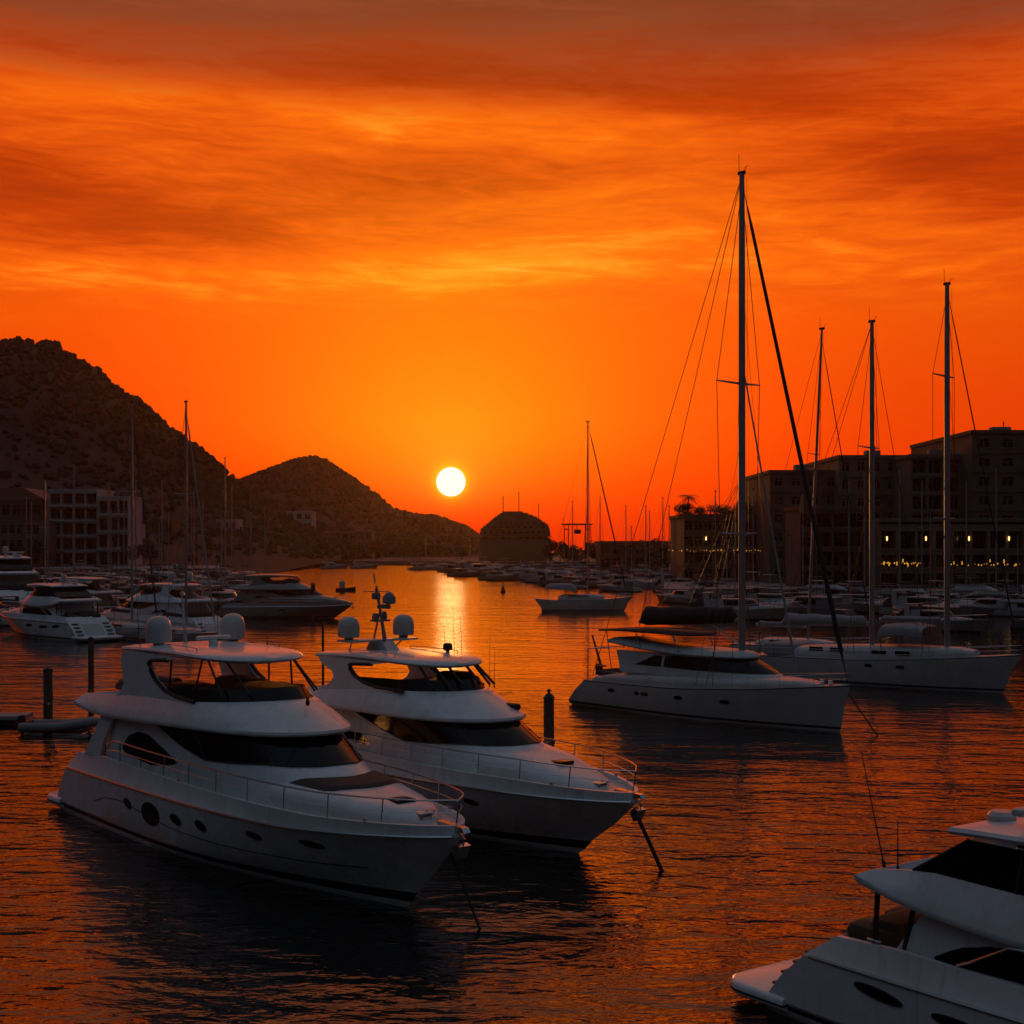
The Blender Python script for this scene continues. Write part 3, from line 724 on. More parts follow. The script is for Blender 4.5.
# ------------------------------------------------------------------ sailing boats
def sail_hull(t, L, B, sh0, sh1, over=.6, mats=None, stripe=True, n=36, rev=.7, aft=0.0, dip=0.0):
    zs = [(0, sh0), (.18, lerp(sh0, sh1, .04)-dip*.7), (.42, lerp(sh0, sh1, .12)-dip), (.7, lerp(sh0, sh1, .45)-dip*.7), (1, sh1)]
    lv = [dict(z=-.8, b=B*.40, xs=.8, xe=L-1.4, u0=.4, a=1.7, e=1.1, tr=.7),
          dict(z=-.02, b=B*.88, xs=aft*.75, xe=L, u0=.42, a=1.8, e=1.0, tr=.82),
          dict(z=.14, b=B*.91, xs=aft, xe=L+over*.06, u0=.42, a=1.85, e=1.0, tr=.84),
          dict(z=.27, b=B*.93, xs=.02+aft, xe=L+over*.12, u0=.42, a=1.85, e=1.0, tr=.85),
          dict(z=.34, b=B*.94, xs=.04+aft*.95, xe=L+over*.16, u0=.42, a=1.85, e=1.0, tr=.85),
          dict(z=[(u, z*.6) for u, z in zs], b=B*.985, xs=rev*.45+aft*.5, xe=L+over*.5, u0=.44, a=2.0, e=.95, tr=.85),
          dict(z=[(u, z-.09) for u, z in zs], b=B, xs=rev*.9, xe=L+over*.96, u0=.44, a=2.05, e=.90, tr=.84),
          dict(z=[(u, z-.03) for u, z in zs], b=B, xs=rev*.95, xe=L+over*.98, u0=.44, a=2.05, e=.90, tr=.84),
          dict(z=zs, b=B*.995, xs=rev, xe=L+over, u0=.44, a=2.05, e=.90, tr=.84)]
    H = Hull(lv, n)
    H.mesh(mats or [cream, anti, gel2], 'hull', t, 8, [1, 0, 1, 0, 0, 0, 1, 0, 0, 0, 2], deck_drop=.05, inset=.06, camber=.10)
    return H
def arch_loft(mb, T, p=.6, k=16, cap=True):
    rings = []
    for (x, w, z0, z1) in T:
        rings.append([(x, -w*math.copysign(abs(math.cos(math.pi*i/k))**p, math.cos(math.pi*i/k)), z0+(z1-z0)*abs(math.sin(math.pi*i/k))**p) for i in range(k+1)])
    mb.loft(rings, cap0=cap, cap1=cap)
def rig(t, x, z0, z1, r, spreaders, bow, stern, B, chain_z, furl=.09, frac=.985, inner=None, rake=0.0, wr=.018, backs=1, shrouds=True):
    """mast with its spreaders, shrouds, furled headsail and backstays, each a part"""
    top = Vector((x - rake*(z1-z0), 0, z1)); bot = Vector((x, 0, z0))
    P = lambda z: bot.lerp(top, (z-z0)/(z1-z0))
    m = MB(); m.tube([bot, bot.lerp(top,.5), bot.lerp(top,.85), top], [r, r, r*.92, r*.72], 12)
    mo = m.build('mast', alu, t)
    h = MB(); h.rbox(top.x-.26, top.x+.24, -.10, .10, z1-.05, z1+.14, .05); h.tube([(top.x-.2,0,z1+.1),(top.x-.22,0,z1+1.1)], wr*.8, 5); h.tube([(top.x+.18,0,z1+.1),(top.x+.28,0,z1+.34),(top.x+.42,0,z1+.36)], wr, 5)
    h.build('masthead', black, mo)
    tips = []
    for (z, w) in spreaders:
        p = P(z); s_ = MB(); s_.tube([(p.x-.25, -w, z+.08), (p.x, 0, z), (p.x-.25, w, z+.08)], [r*.22, r*.4, r*.22], 6); s_.build('spreader', alu, mo); tips.append((z, w))
    if shrouds:
        for sd in (-1, 1):
            q = MB(); pts = [P(z0+(z1-z0)*.97)] + [Vector((P(z).x-.25, sd*w, z+.08)) for z, w in sorted(tips, reverse=True)] + [Vector((x-.35, sd*B, chain_z))]
            q.tube(pts, wr, 5); q.build('shroud', wire, t)
            q = MB(); zz = min([z for z, _ in tips] or [z0+(z1-z0)*.5]); q.tube([P(zz-.2), Vector((x-.9, sd*B*.98, chain_z))], wr, 5); q.build('shroud', wire, t)
            for zf, dx, bf in ((.80, .9, .92), (.48, -1.7, .95)):
                q = MB(); q.tube([P(z0+(z1-z0)*zf), Vector((x+dx, sd*B*bf, chain_z))], wr*.7, 4); q.build('shroud', wire, t)
        q = MB(); q.tube([P(z0+(z1-z0)*.99)+Vector((r*1.6,.05,0)), Vector((x+r*2.2,.1,z0+.5))], wr*.6, 4); q.build('halyard', wire, t)
    if bow:
        a = P(z0+(z1-z0)*frac); b = Vector(bow)
        q = MB(); q.tube([a, a.lerp(b,.04), a.lerp(b,.10), a.lerp(b,.93), a.lerp(b,.96), b], [wr, wr, furl*.7, furl, wr*1.4, wr*1.4], 8); q.build('furled_headsail', P_FURL[0], t)
    if inner:
        a = P(inner[0]); b = Vector(inner[1]); q = MB(); q.tube([a, a.lerp(b,.06), a.lerp(b,.95), b], [wr, inner[2]*.6, inner[2], wr], 8); q.build('furled_staysail', canvg, t)
    if stern:
        for k in range(backs):
            yy = 0 if backs == 1 else stern[1]*(-1+2*k/(backs-1))
            q = MB(); q.tube([top - Vector((0,0,.1)), Vector((stern[0], yy, stern[2]))], wr, 5); q.build('backstay', wire, t)
    return mo
P_FURL = [canvas]
def sail_boom(t, x0, x1, z0, z1, hgt, m, wid=.32, name='boom'):
    b = MB(); b.tube([(x0,0,z0),(x1,0,z1)], .13, 8); bo = b.build(name, alu, t)
    c = MB(); T = []
    for i in range(15):
        k = i/14; e = min(1, (k/.06))**.5 if k < .06 else (min(1, (1-k)/.05)**.5 if k > .95 else 1)
        s_ = (.75 + .25*k)*(1+.06*math.sin(k*23))
        T.append((lerp(x0, x1, k), wid*max(.05,e)*(.8+.2*k), lerp(z0, z1, k)-hgt*.25*e, lerp(z0, z1, k)+hgt*s_*max(.04,e)))
    rings = []
    for (x, w, za, zb_) in T:
        rings.append([(x, w*math.cos(a)*(1-.35*max(0, math.sin(a))), (za+zb_)/2+(zb_-za)/2*math.sin(a)) for a in [2*math.pi*j/12 for j in range(12)]])
    c.loft(rings, closed=True, cap0=True, cap1=True); c.build('sail_cover', m, t, angle=60)
    return bo
def rails(t, H, step=1.7, h=.62, x0=.8):
    railing(H, t, x0, h, step=step, inset=.08, r=.014, hfun=lambda x: h)

# ---- deck saloon sloop in the middle distance
ds = thing('sailing_yacht', 'large deck saloon sloop with tall mast and dark sail cover on its boom', 'sailing yacht', (5.53, 88.54, 0), -48.7)
H = sail_hull(ds, 18.2, 2.35, 1.66, 2.56, over=.65, rev=.6, aft=-.9)
for sd in (-1, 1):
    for x0 in (2.9, 5.2, 5.75, 8.4, 11.6): porthole(H, ds, sd, x0, x0+(.62 if x0 != 5.2 else .4), 1.22, .10)
m = MB(); arch_loft(m, [(1.3,1.95,1.4,1.95),(3.0,2.05,1.4,2.25),(8,2.10,1.5,2.50),(12,1.85,1.6,2.62),(14.5,1.45,1.8,2.66),(16.2,.95,2.0,2.62),(17.0,.4,2.1,2.5)], p=.42); m.build('coachroof', gel2, ds, angle=50)
h0 = ring(3.6,15.0,5.4,1.78,2.35,2.2); h1 = ring(2.9,12.2,3.4,1.42,3.62,2.2)
sh = Shell(h0, h1); m = MB(); house_block(m, h0, h1); m.build('deckhouse', gel2, ds)
for sd in (-1, 1):
    for xs_, lo, hi in (((4.7,6.75), [(4.7,2.84),(6.75,2.84)], [(4.7,2.86),(6.1,3.46),(6.75,3.48)]), ((6.95,9.4), [(6.95,2.84),(9.4,2.80)], [(6.95,3.48),(8.7,3.48),(9.4,2.84)])):
        m = MB(); sh.xz_patch(m, sd, xs_, lo, hi, .02); m.build('side_window', glass, ds, merge=0)
m = MB(); sh.patch(m, [(t_/24, .36 if abs(t_) < 13 else lerp(.36,.8,(abs(t_)-13)/2), .92) for t_ in range(-15, 16)], .02); m.build('windscreen', glass, ds, merge=0)
m = MB(); rr = [ring(2.3+i_, 12.5-i_, 3.4, 1.62-i_, lambda x, z=z: z + pw(x, [(2.3,.48),(5,.18),(8,.02),(12.5,.0)]), 2.4) for z, i_ in ((3.54,.22),(3.58,.03),(3.66,0),(3.78,.07),(3.92,.32),(4.0,.75),(4.03,1.1))]
m.loft(rr, closed=True, cap0=True, cap1=True); ro = m.build('house_roof', gel2, ds, angle=40)
m = MB(); rr = [ring(1.6+i_, 8.8-i_, 1.2, 1.75-i_, lambda x, z=z: z - .02*(x-5)**2*.4, 3.0) for z, i_ in ((4.80,.06),(4.86,0),(4.92,.10))]
m.loft(rr, closed=True, cap0=True, cap1=True); bi = m.build('bimini', canvas, ds)
for x_ in (2.2, 4.6, 7.6):
    for sd in (-1, 1):
        m = MB(); m.tube([(x_, sd*1.6, 4.82), (x_+.5, sd*1.6, pw(x_, [(2,1.9),(4,3.9),(8,3.7)]))], .03, 6); m.build('bimini_frame', steel, bi)
m = MB(); m.tube([(.75,-.3,1.6),(.2,-.3,3.0),(-.35,-.3,4.3)], [.09,.08,.05], 8); m.build('flag_staff', wood, ds)
m = MB(); m.rbox(.6,.95,-1.0,-.6,1.9,2.6,.08); m.build('outboard_motor', black, ds)
m = MB(); m.tube([(.8,-1.8,1.7),(.8,-1.8,3.6),(.8,1.8,3.6),(.8,1.8,1.7)], .035, 6); m.tube([(.8,-1.8,3.6),(3.2,-1.7,3.75)], .03, 6); m.build('stern_arch', steel, ds)
m = MB(); m.rbox(1.5,3.3,-1.5,1.5,1.75,2.35,.15); m.build('cockpit_cover', canvas, ds)
for sd in (-1, 1):
    m = MB(); m.lathe([(.08,0),(.34,.02),(.36,.10),(.08,.12)], (1.3, sd*1.15, 2.45), 16); m.build('lifebuoy', redm, ds)
    for k, xx in enumerate((5.0, 7.2, 9.4)):
        m = MB(); m.tube([(11.3, sd*.1, 13.5), (xx, sd*.30, 6.4)], .014, 4); m.build('lazy_jack', wire, ds)
m = MB(); m.tube([(18.5,0,2.4),(19.6,.1,1.0),(20.6,.2,-.2)], .035, 6); m.build('mooring_line', rope, ds)
m = MB(); m.lathe([(.28,0),(.30,.3),(.34,.34),(.34,.40),(.05,.44)], (2.6,0,2.3), 14); m.build('steering_pedestal', black, ds)
mo = rig(ds, 11.5, 2.5, 31.2, .20, [(19.2,1.9),(10.6,1.6)], (18.7,0,2.62), (1.0,1.6,1.9), 2.15, 2.0, furl=.13, inner=(20.6,(15.4,0,2.75),.07), backs=2, wr=.022)
sail_boom(ds, 11.3, 3.5, 5.75, 5.30, .92, canvas, wid=.42)
m = MB(); m.tube([(11.3,0,4.3),(8.6,0,5.8)], .05, 8); m.build('boom_vang', steel, ds)
rails(ds, H)
for x_, y_ in ((17.6,0),(16.8,.35)):
    m = MB(); m.lathe([(.10,0),(.12,.05),(.07,.12),(.12,.18),(.10,.22)], (x_, y_, 2.5), 12); m.build('windlass', steel, ds)

# ---- ketch at the right
ke = thing('sailing_yacht', 'white ketch with two pale bare masts and grey canopy between them', 'sailing yacht', (19.73, 106.64, 0), -42.0)
H = sail_hull(ke, 18.0, 2.3, 1.75, 2.66, over=1.4, mats=[gel2, anti, gel2], rev=-.7)
for sd in (-1, 1):
    for x0 in (9.0, 11.3): porthole(H, ke, sd, x0, x0+.6, 1.5, .11)
m = MB(); arch_loft(m, [(2.0,1.5,1.5,2.1),(3.0,1.6,1.5,2.55),(8.0,1.65,1.7,2.85),(12,1.5,1.9,2.95),(15,1.1,2.1,2.95),(16.2,.6,2.3,2.8)], p=.45); m.build('coachroof', gel2, ke, angle=50)
for sd in (-1, 1):
    for x0 in (4.2, 5.9, 9.2, 11.0):
        m = MB(); m.rbox(x0, x0+1.1, sd*1.585-.03, sd*1.585+.03, 2.30, 2.58, .02); m.build('cabin_window', glass, ke)
m = MB(); arch_loft(m, [(9.6,1.55,2.9,4.15),(9.9,1.7,3.55,4.40),(11.6,1.75,3.7,4.50),(13.0,1.6,3.55,4.30)], p=.5, cap=False); arch_loft(m, [(9.62,1.50,2.95,4.09),(9.9,1.65,3.52,4.34),(11.6,1.70,3.67,4.44),(12.98,1.55,3.52,4.24)], p=.5, cap=False); m.build('canopy', canvg, ke, angle=60)
for x_ in (9.8, 12.9):
    for sd in (-1, 1):
        m = MB(); m.tube([(x_, sd*1.62, 3.7), (x_+.1, sd*1.45, 2.5)], .03, 6); m.build('canopy_frame', steel, ke)
rig(ke, 14.1, 2.8, 28.1, .20, [(21.7,1.7),(11.8,1.7)], (19.2,0,2.7), None, 2.1, 2.3, furl=.06, wr=.02)
rig(ke, 8.4, 2.8, 26.1, .18, [(17.0,1.6)], (12.6,0,3.0), (-.4,1.2,1.9), 2.1, 2.2, furl=.03, backs=2, wr=.02)
sail_boom(ke, 8.2, .9, 4.3, 4.1, .75, canvg, wid=.45)
sail_boom(ke, 13.9, 9.0, 4.75, 4.65, .30, canvg, wid=.25)
m = MB()
for k in range(1): m.rbox(.2, 3.0, -1.6, 1.6, 1.8, 2.7, .25)
m.build('cockpit_cover', canvg, ke)
rails(ke, H)

# ---- plain cruising sloops: one built, the others copied
def sloop(label, loc, hd, L=13.0, mast=19.0, mats=None, cover=canvas, furl=.06, canopy=True, rake=0.0, frac=.97, group=None, cat='sailing boat', name='sailing_boat', spr=True, sh=(1.05,1.5), stay=True, dip=0.0):
    t = thing(name, label, cat, loc, hd, group); B = L*.155
    H = sail_hull(t, L, B, sh[0], sh[1], over=L*(.06 if not dip else .10), mats=mats or [gel2, anti, gel2], rev=.4 if not dip else -1.1, n=22, dip=dip)
    m = MB(); arch_loft(m, [(L*.20,B*.6,.8,sh[0]+.35),(L*.26,B*.66,.9,sh[0]+.62),(L*.5,B*.64,1,sh[0]+.66),(L*.66,B*.5,1.1,sh[0]+.62),(L*.76,B*.22,1.2,sh[0]+.45)], p=.45, k=10); m.build('coachroof', mats[0] if mats else gel2, t, angle=50)
    for sd in (-1, 1):
        m = MB(); m.rbox(L*.32, L*.58, sd*B*.66-.03, sd*B*.66+.03, sh[0]+.27, sh[0]+.48, .02); m.build('cabin_window', glass, t)
    if canopy:
        e_ = .12 if dip else 0; m = MB(); arch_loft(m, [(L*.05,B*.72,sh[0]+1.45,sh[0]+1.95),(L*.12,B*.78,sh[0]+1.4,sh[0]+2.25),(L*(.24+e_),B*.78,sh[0]+1.3,sh[0]+2.25),(L*(.30+e_),B*.70,sh[0]+.7,sh[0]+1.75)], p=.5, k=10); c_ = m.build('canopy', cover, t, angle=60)
        for x_ in (.07, .29):
            for sd in (-1, 1):
                m = MB(); m.tube([(L*x_, sd*B*.72, sh[0]+1.7), (L*(x_+.01), sd*B*.74, sh[0])], .03, 5); m.build('canopy_frame', steel, c_)
    z1 = mast
    rig(t, L*.56, sh[0]+.6, z1, L*.0095, [(z1*.62,1.1)] if spr else [(z1*.55,.9)], (L*1.04,0,sh[1]+.1) if stay else None, (L*.03,0,sh[0]+.1), B*.95, sh[0]+.1, furl=furl, frac=frac, rake=rake, wr=.018)
    sail_boom(t, L*.55, L*.16, sh[0]+1.7, sh[0]+1.75, .34, cover, wid=.2)
    rails(t, H, step=2.4, h=.55)
    return t
whiteboat = sloop('white double ended sloop with grey canopy, anchored alone off the crowded moorings', (at(538,212)+.6, 212, 0), -4, L=12.4, mast=28.6, sh=(1.95,2.2), furl=.12, dip=.30, mats=[cream, anti, gel2], cover=canvg, frac=.99)
sloop('sloop with slightly leaning mast, berthed behind the ketch', (at(808,124)-7.28*math.cos(R(-40)), 124-7.28*math.sin(R(-40)), 0), -40, L=13, mast=29.0, rake=-.05, cover=canvg, canopy=False)
LS = [(132,150,25.3,'sloop with dark furled headsail under the hillside, beside the dark launch',-50,.09),
      (186,141,24.4,'sloop with pale furled headsail among the left berths, its mast before the hillside',-50,.10),
      (225,262,26.2,'sloop whose mast top meets the hill slope, behind the dull grey motor yacht',-40,.05),
      (74,205,21.9,'slim sloop with bare mast before the white apartment block',-55,.04),
      (45,232,20.8,'small sloop with bare mast at the outer left berths',-35,.04),
      (265,335,19.4,'distant sloop with short mast beside the open channel on the left',-30,.04)]
for px, Y, zt, lab, hd, fu in LS:
    L = 13; ox = L*.56
    P_FURL[0] = canvg if fu == .10 else canvas
    sloop(lab, (at(px, Y)-ox*math.cos(R(hd)), Y-ox*math.sin(R(hd)), 0), hd, L=L, mast=zt, furl=fu, canopy=(px in (74,225)), cover=[canvas, canvg][px % 2], stay=fu > .045)
P_FURL[0] = canvas

# ------------------------------------------------------------------ motor yachts of the left berths
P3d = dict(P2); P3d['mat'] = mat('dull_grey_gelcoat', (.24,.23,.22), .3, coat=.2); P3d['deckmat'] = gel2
P3d.update(L=17.0, B=2.3, fb=.85, rubbow=1.9, ports=[(10.0,11.0,1.2,.1,0)], extra=lambda t, H, fly, ht: whip(ht, (8,0,5.7), (7.8,0,7.6), .02))
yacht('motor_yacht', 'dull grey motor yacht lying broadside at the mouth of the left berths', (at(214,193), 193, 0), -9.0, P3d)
dup(Y3, (at(90,143)+.6, 145.0, 0), 137.0, 'white motor yacht showing its stern, first of the left berths above the piles', None, 1.22)
dup(Y2, (at(226,150), 148.0, 0), 146.0, 'white motor yacht with domes, moored between leaning furled headsails', None, .98)
dup(Y3, (at(22,196), 196.0, 0), 120.0, 'tall white motor yacht half out of the frame by the shore road', None, 1.75)
P4d = dict(P3d); P4d['mat'] = gel2
dark_launch = yacht('motor_yacht', 'low pale motor yacht moored behind the mast by the apartment blocks', (at(130,172), 172, 0), 155.0, P4d)

# ------------------------------------------------------------------ small craft: cruiser types for the crowded moorings
def cruiser(label, loc, hd, L, kind, m0, group):
    t = thing('motor_boat', label, 'motor boat', loc, hd, group); B = L*.165; f = L/11
    zs = [(0,.95*f),(.5,1.15*f),(1,1.5*f)]
    lv = [dict(z=-.4, b=B*.5, xs=.3, xe=L-1.2, u0=.4, a=1.7, e=1), dict(z=.0, b=B*.88, xs=.1, xe=L, u0=.4, a=1.8, e=1), dict(z=.2, b=B*.92, xs=.1, xe=L*1.02, u0=.42, a=1.9, e=.95),
          dict(z=[(u, z*.6) for u, z in zs], b=B*.97, xs=.2, xe=L*1.06, u0=.44, a=2.1, e=.85), dict(z=zs, b=B, xs=.4, xe=L*1.10, u0=.46, a=2.3, e=.75)]
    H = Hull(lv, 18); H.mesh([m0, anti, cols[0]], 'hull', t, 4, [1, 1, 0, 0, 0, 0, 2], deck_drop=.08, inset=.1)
    zc = .9*f
    h0 = ring(L*.22, L*.78, L*.25, B*.74, zc, 2.2, 6); h1 = ring(L*.24, L*.62, L*.16, B*.64, zc+1.35*f, 2.2, 6)
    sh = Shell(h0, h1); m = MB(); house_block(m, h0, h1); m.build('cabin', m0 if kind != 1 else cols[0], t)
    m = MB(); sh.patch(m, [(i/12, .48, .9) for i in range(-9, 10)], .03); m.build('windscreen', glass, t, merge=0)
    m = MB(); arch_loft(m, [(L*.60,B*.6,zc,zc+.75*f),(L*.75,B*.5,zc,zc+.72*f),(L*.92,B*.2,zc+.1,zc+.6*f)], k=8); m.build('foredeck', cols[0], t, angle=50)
    if kind == 0:      # flybridge with bimini
        m = MB(); m.loft([ring(L*.12, L*.60, L*.15, B*.72, zc+1.35*f, 2.2, 6), ring(L*.10, L*.58, L*.15, B*.74, zc+1.5*f, 2.2, 6), ring(L*.14, L*.50, L*.12, B*.62, zc+1.9*f, 2.2, 6), ring(L*.16, L*.49, L*.12, B*.55, zc+1.7*f, 2.2, 6)], closed=True, cap0=True, cap1=True); m.build('flybridge', m0, t)
        m = MB(); arch_loft(m, [(L*.16,B*.6,zc+2.9*f,zc+3.05*f),(L*.42,B*.62,zc+2.95*f,zc+3.1*f)], k=8); c_ = m.build('bimini', canvas, t)
        for x_ in (.18, .40):
            for sd in (-1, 1):
                q = MB(); q.tube([(L*x_, sd*B*.56, zc+3.0*f), (L*x_, sd*B*.58, zc+1.7*f)], .03, 5); q.build('bimini_frame', steel, c_)
    elif kind == 1:    # sports cruiser with arch and canvas
        for sd in (-1, 1):
            m = MB(); m.prism([(L*.18,zc),(L*.26,zc),(L*.20,zc+1.9*f),(L*.15,zc+1.9*f)], sd*B*.78-.06, sd*B*.78+.06, lean=-sd*.12, zref=zc); m.build('radar_arch', cols[0], t, smooth=False)
        m = MB(); m.rbox(L*.14, L*.22, -B*.66, B*.66, zc+1.86*f, zc+2.0*f, .06); m.build('arch_top', cols[0], t)
        m = MB(); arch_loft(m, [(L*.04,B*.75,zc,zc+.9*f),(L*.14,B*.72,zc,zc+1.7*f),(L*.30,B*.66,zc,zc+1.7*f)], k=8); m.build('cockpit_canvas', canvas, t)
    else:              # pilothouse with tuna tower
        m = MB(); m.rbox(L*.16, L*.62, -B*.7, B*.7, zc+1.35*f, zc+1.48*f, .08); m.build('cabin_roof', cols[0], t)
        for x_ in (.26, .46):
            for sd in (-1, 1):
                q = MB(); q.tube([(L*x_, sd*B*.6, zc+1.4*f), (L*(x_*.6+.14), sd*B*.4, zc+3.3*f)], .035, 5); q.build('tower_leg', steel, t)
        m = MB(); m.rbox(L*.26, L*.46, -B*.45, B*.45, zc+3.3*f, zc+3.4*f, .05); m.build('tower_top', cols[0], t)
    railing(H, t, L*.45, .55, step=1.6, r=.02, mid=False)
    return t
GR = 'motor boats crowding the moorings'
def spot(px, Y): return (at(px, Y), Y, 0)
kinds = [('flybridge cruiser with bimini', 0), ('sports cruiser with cockpit canvas', 1), ('fishing boat with open tower', 2)]
zones = {   # where: list of (px, Y)
 'below the hotel podium': [], 'below the plant-topped terrace building': [], 'in the far rows by the terraced building': [], 'in the left berths by the apartments': []}
rn = random.Random(11)
def fill(zone, rows):
    for Y, p0, p1, st in rows:
        px = p0
        while px < p1:
            zones[zone].append((px + rn.uniform(-4, 4), Y + rn.uniform(-5, 5))); px += st*rn.uniform(.8, 1.25)
fill('below the hotel podium', [(168,900,1060,52),(196,850,1060,44),(216,800,1050,36),(234,800,1050,32)])
fill('below the plant-topped terrace building', [(215,735,800,40),(240,705,800,34),(268,690,790,28),(300,640,750,26),(335,560,690,22),(375,530,680,22)])
fill('in the far rows by the terraced building', [(350,540,640,22),(400,480,650,22),(450,450,640,22),(520,440,640,24),(600,430,620,24)])
fill('in the left berths by the apartments', [(178,20,150,46),(212,10,210,38),(250,0,225,34),(300,0,240,28),(360,0,240,26),(430,60,235,24)])
proto = {}
cols = [mat('shaded_white', (.36,.355,.35), .45, var=.15, streak=.35), mat('shaded_cream', (.30,.275,.24), .45, var=.15, streak=.35), mat('grey_gelcoat', (.13,.135,.14), .4, var=.15)]  # shade on the moored crowd put into white and cream; streaks are stains
for zi, (zone, lst) in enumerate(zones.items()):
    for i, (px, Y) in enumerate(lst):
        k = rn.randrange(3); c = rn.randrange(3); kn = kinds[k][0]
        lab = ['white ', 'cream ', 'grey '][c] + kn + ' ' + zone
        hd = -50 + rn.uniform(-22, 22) + (180 if rn.random() < .25 else 0)
        if zi == 2: hd = -20 + rn.uniform(-30, 30)
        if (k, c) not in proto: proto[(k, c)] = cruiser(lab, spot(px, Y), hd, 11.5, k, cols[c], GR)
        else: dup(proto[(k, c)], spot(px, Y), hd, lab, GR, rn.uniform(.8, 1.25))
# masts among them
GS = 'sailing boats crowding the moorings'
sp0 = sloop('small sloop with bare mast in the right hand crowd of moored boats', spot(650, 330), -50, L=11, mast=19.0, canopy=False, group=GS, furl=.04, stay=False)
sp1 = sloop('small sloop with canopy in the right hand crowd of moored boats', spot(700, 262), -45, L=11, mast=13.5, canopy=True, group=GS, furl=.04)
for px, Y, k, sc in [(628,330,0,1.0),(634,345,0,.95),(668,350,1,.9),(716,243,0,.8),(760,228,1,.85),(790,236,0,.9),(842,222,1,.9),(902,226,0,.8),(985,222,1,.85),(1010,205,0,.8),(745,300,0,1.0),(560,420,0,1.2),(584,440,0,1.3),(606,400,0,1.1),(640,390,0,1.2),(690,290,0,1.1),(728,280,0,1.1),(778,250,0,1.0),(812,240,0,1.1),(830,248,0,1.2),(858,238,0,1.2),(886,242,0,1.1),(928,240,0,1.1),(962,236,0,1.2),(1000,240,0,1.1),(610,380,1,1.1)]:
    dup([sp0, sp1][k], spot(px, Y), -50+rn.uniform(-15,15), ['small sloop with bare mast in the right hand crowd of moored boats','small sloop with canopy in the right hand crowd of moored boats'][k], GS, sc)
for px, Y, k, sc in [(20,290,0,1.0),(60,330,1,1.0),(98,280,0,.9),(150,300,1,1.1),(165,340,0,1.2),(178,290,0,1.0),(205,350,1,1.1),(110,360,0,1.2),(35,380,1,1.1),(190,380,0,1.2),(8,310,0,1.1),(28,340,0,1.2),(88,390,0,1.4),(122,320,0,1.3),(140,400,0,1.5),(158,300,0,.9),(172,360,0,1.3),(200,310,0,1.0),(215,400,0,1.4),(240,420,0,1.3),(232,300,0,.9)]:
    dup([sp0, sp1][k], spot(px, Y), -45+rn.uniform(-15,15), ['small sloop with bare mast among the left berths below the apartments','small sloop with canopy among the left berths below the apartments'][k], GS, sc)
# launches out in the channel
for px, Y, k, hd, lab in [(319,590,(0,0),10,'flybridge launch far up the channel, left of a second one'),(350,600,(1,0),-10,'low launch far up the channel, right of a flybridge one'),(408,560,(0,1),20,'small launch by the far shore nearest the sun track'),(455,480,(1,2),10,'long dark launch at the channel end below the sun'),
                          (430,560,(2,0),0,'fishing launch at the channel end just left of the sun track')]:
    kk = proto.get(k) or list(proto.values())[0]
    dup(kk, spot(px, Y), hd, lab, None, 1.0 if px != 455 else 1.5)
b = dup(proto.get((1,0)) or list(proto.values())[0], (at(690,190), 190, 0), -20, 'low motor boat with rounded canopy beyond the dark sail cover', None, 1.2)

# ------------------------------------------------------------------ tender, pontoon, piles, buoys
tn = thing('tender', 'grey inflatable tender lying at the pontoon behind the nearest yacht', 'dinghy', (at(30,75), 74.5, 0), -8)
m = MB()
def utube(w, L, z, r):
    pts = [(0,-w,z)] + [(L*.55*k/4, -w, z+.05*k/4) for k in range(1,5)] + [(L*.55+L*.45*math.sin(a), -w*math.cos(a), z+.05+.25*math.sin(a)) for a in [math.pi*k/12 for k in range(1,12)]] + [(L*.55*k/4, w, z+.05*k/4) for k in range(4,-1,-1)]
    return pts
m.tube(utube(.75, 3.9, .38, .26), .25, 12); m.build('tube', greym, tn)
m = MB(); m.rbox(.1, 3.3, -.6, .6, .1, .3, .05); m.build('floor', mat('grey_board', (.12,.12,.12), .7, var=.2), tn)
m = MB(); m.rbox(-.05, .1, -.62, .62, .05, .62, .03); m.build('transom', black, tn)
m = MB(); m.rbox(-.45, -.08, -.18, .18, .5, .95, .1); m.tube([(-.22,0,.55),(-.25,0,-.4)], .07, 8); m.build('outboard_motor', black, tn)
m = MB(); m.rbox(1.3, 1.7, -.6, .6, .45, .55, .04); m.build('thwart', black, tn)
pt = thing('floating_pontoon', 'narrow floating pontoon at the left edge with dark fenders', 'pontoon', (at(-30,78), 78, 0), 2)
m = MB(); m.box(-6, 3.2, -.9, .9, .35, .55); m.build('deck', concr, pt, smooth=False)
for x_ in (-4.5, -1.5, 1.8):
    m = MB(); m.rbox(x_-.9, x_+.9, -.8, .8, -.3, .35, .1); m.build('float', black, pt)
    m = MB(); m.tube([(x_,-.95,.5),(x_,-.97,.1)], .14, 8); m.build('fender', black, pt)
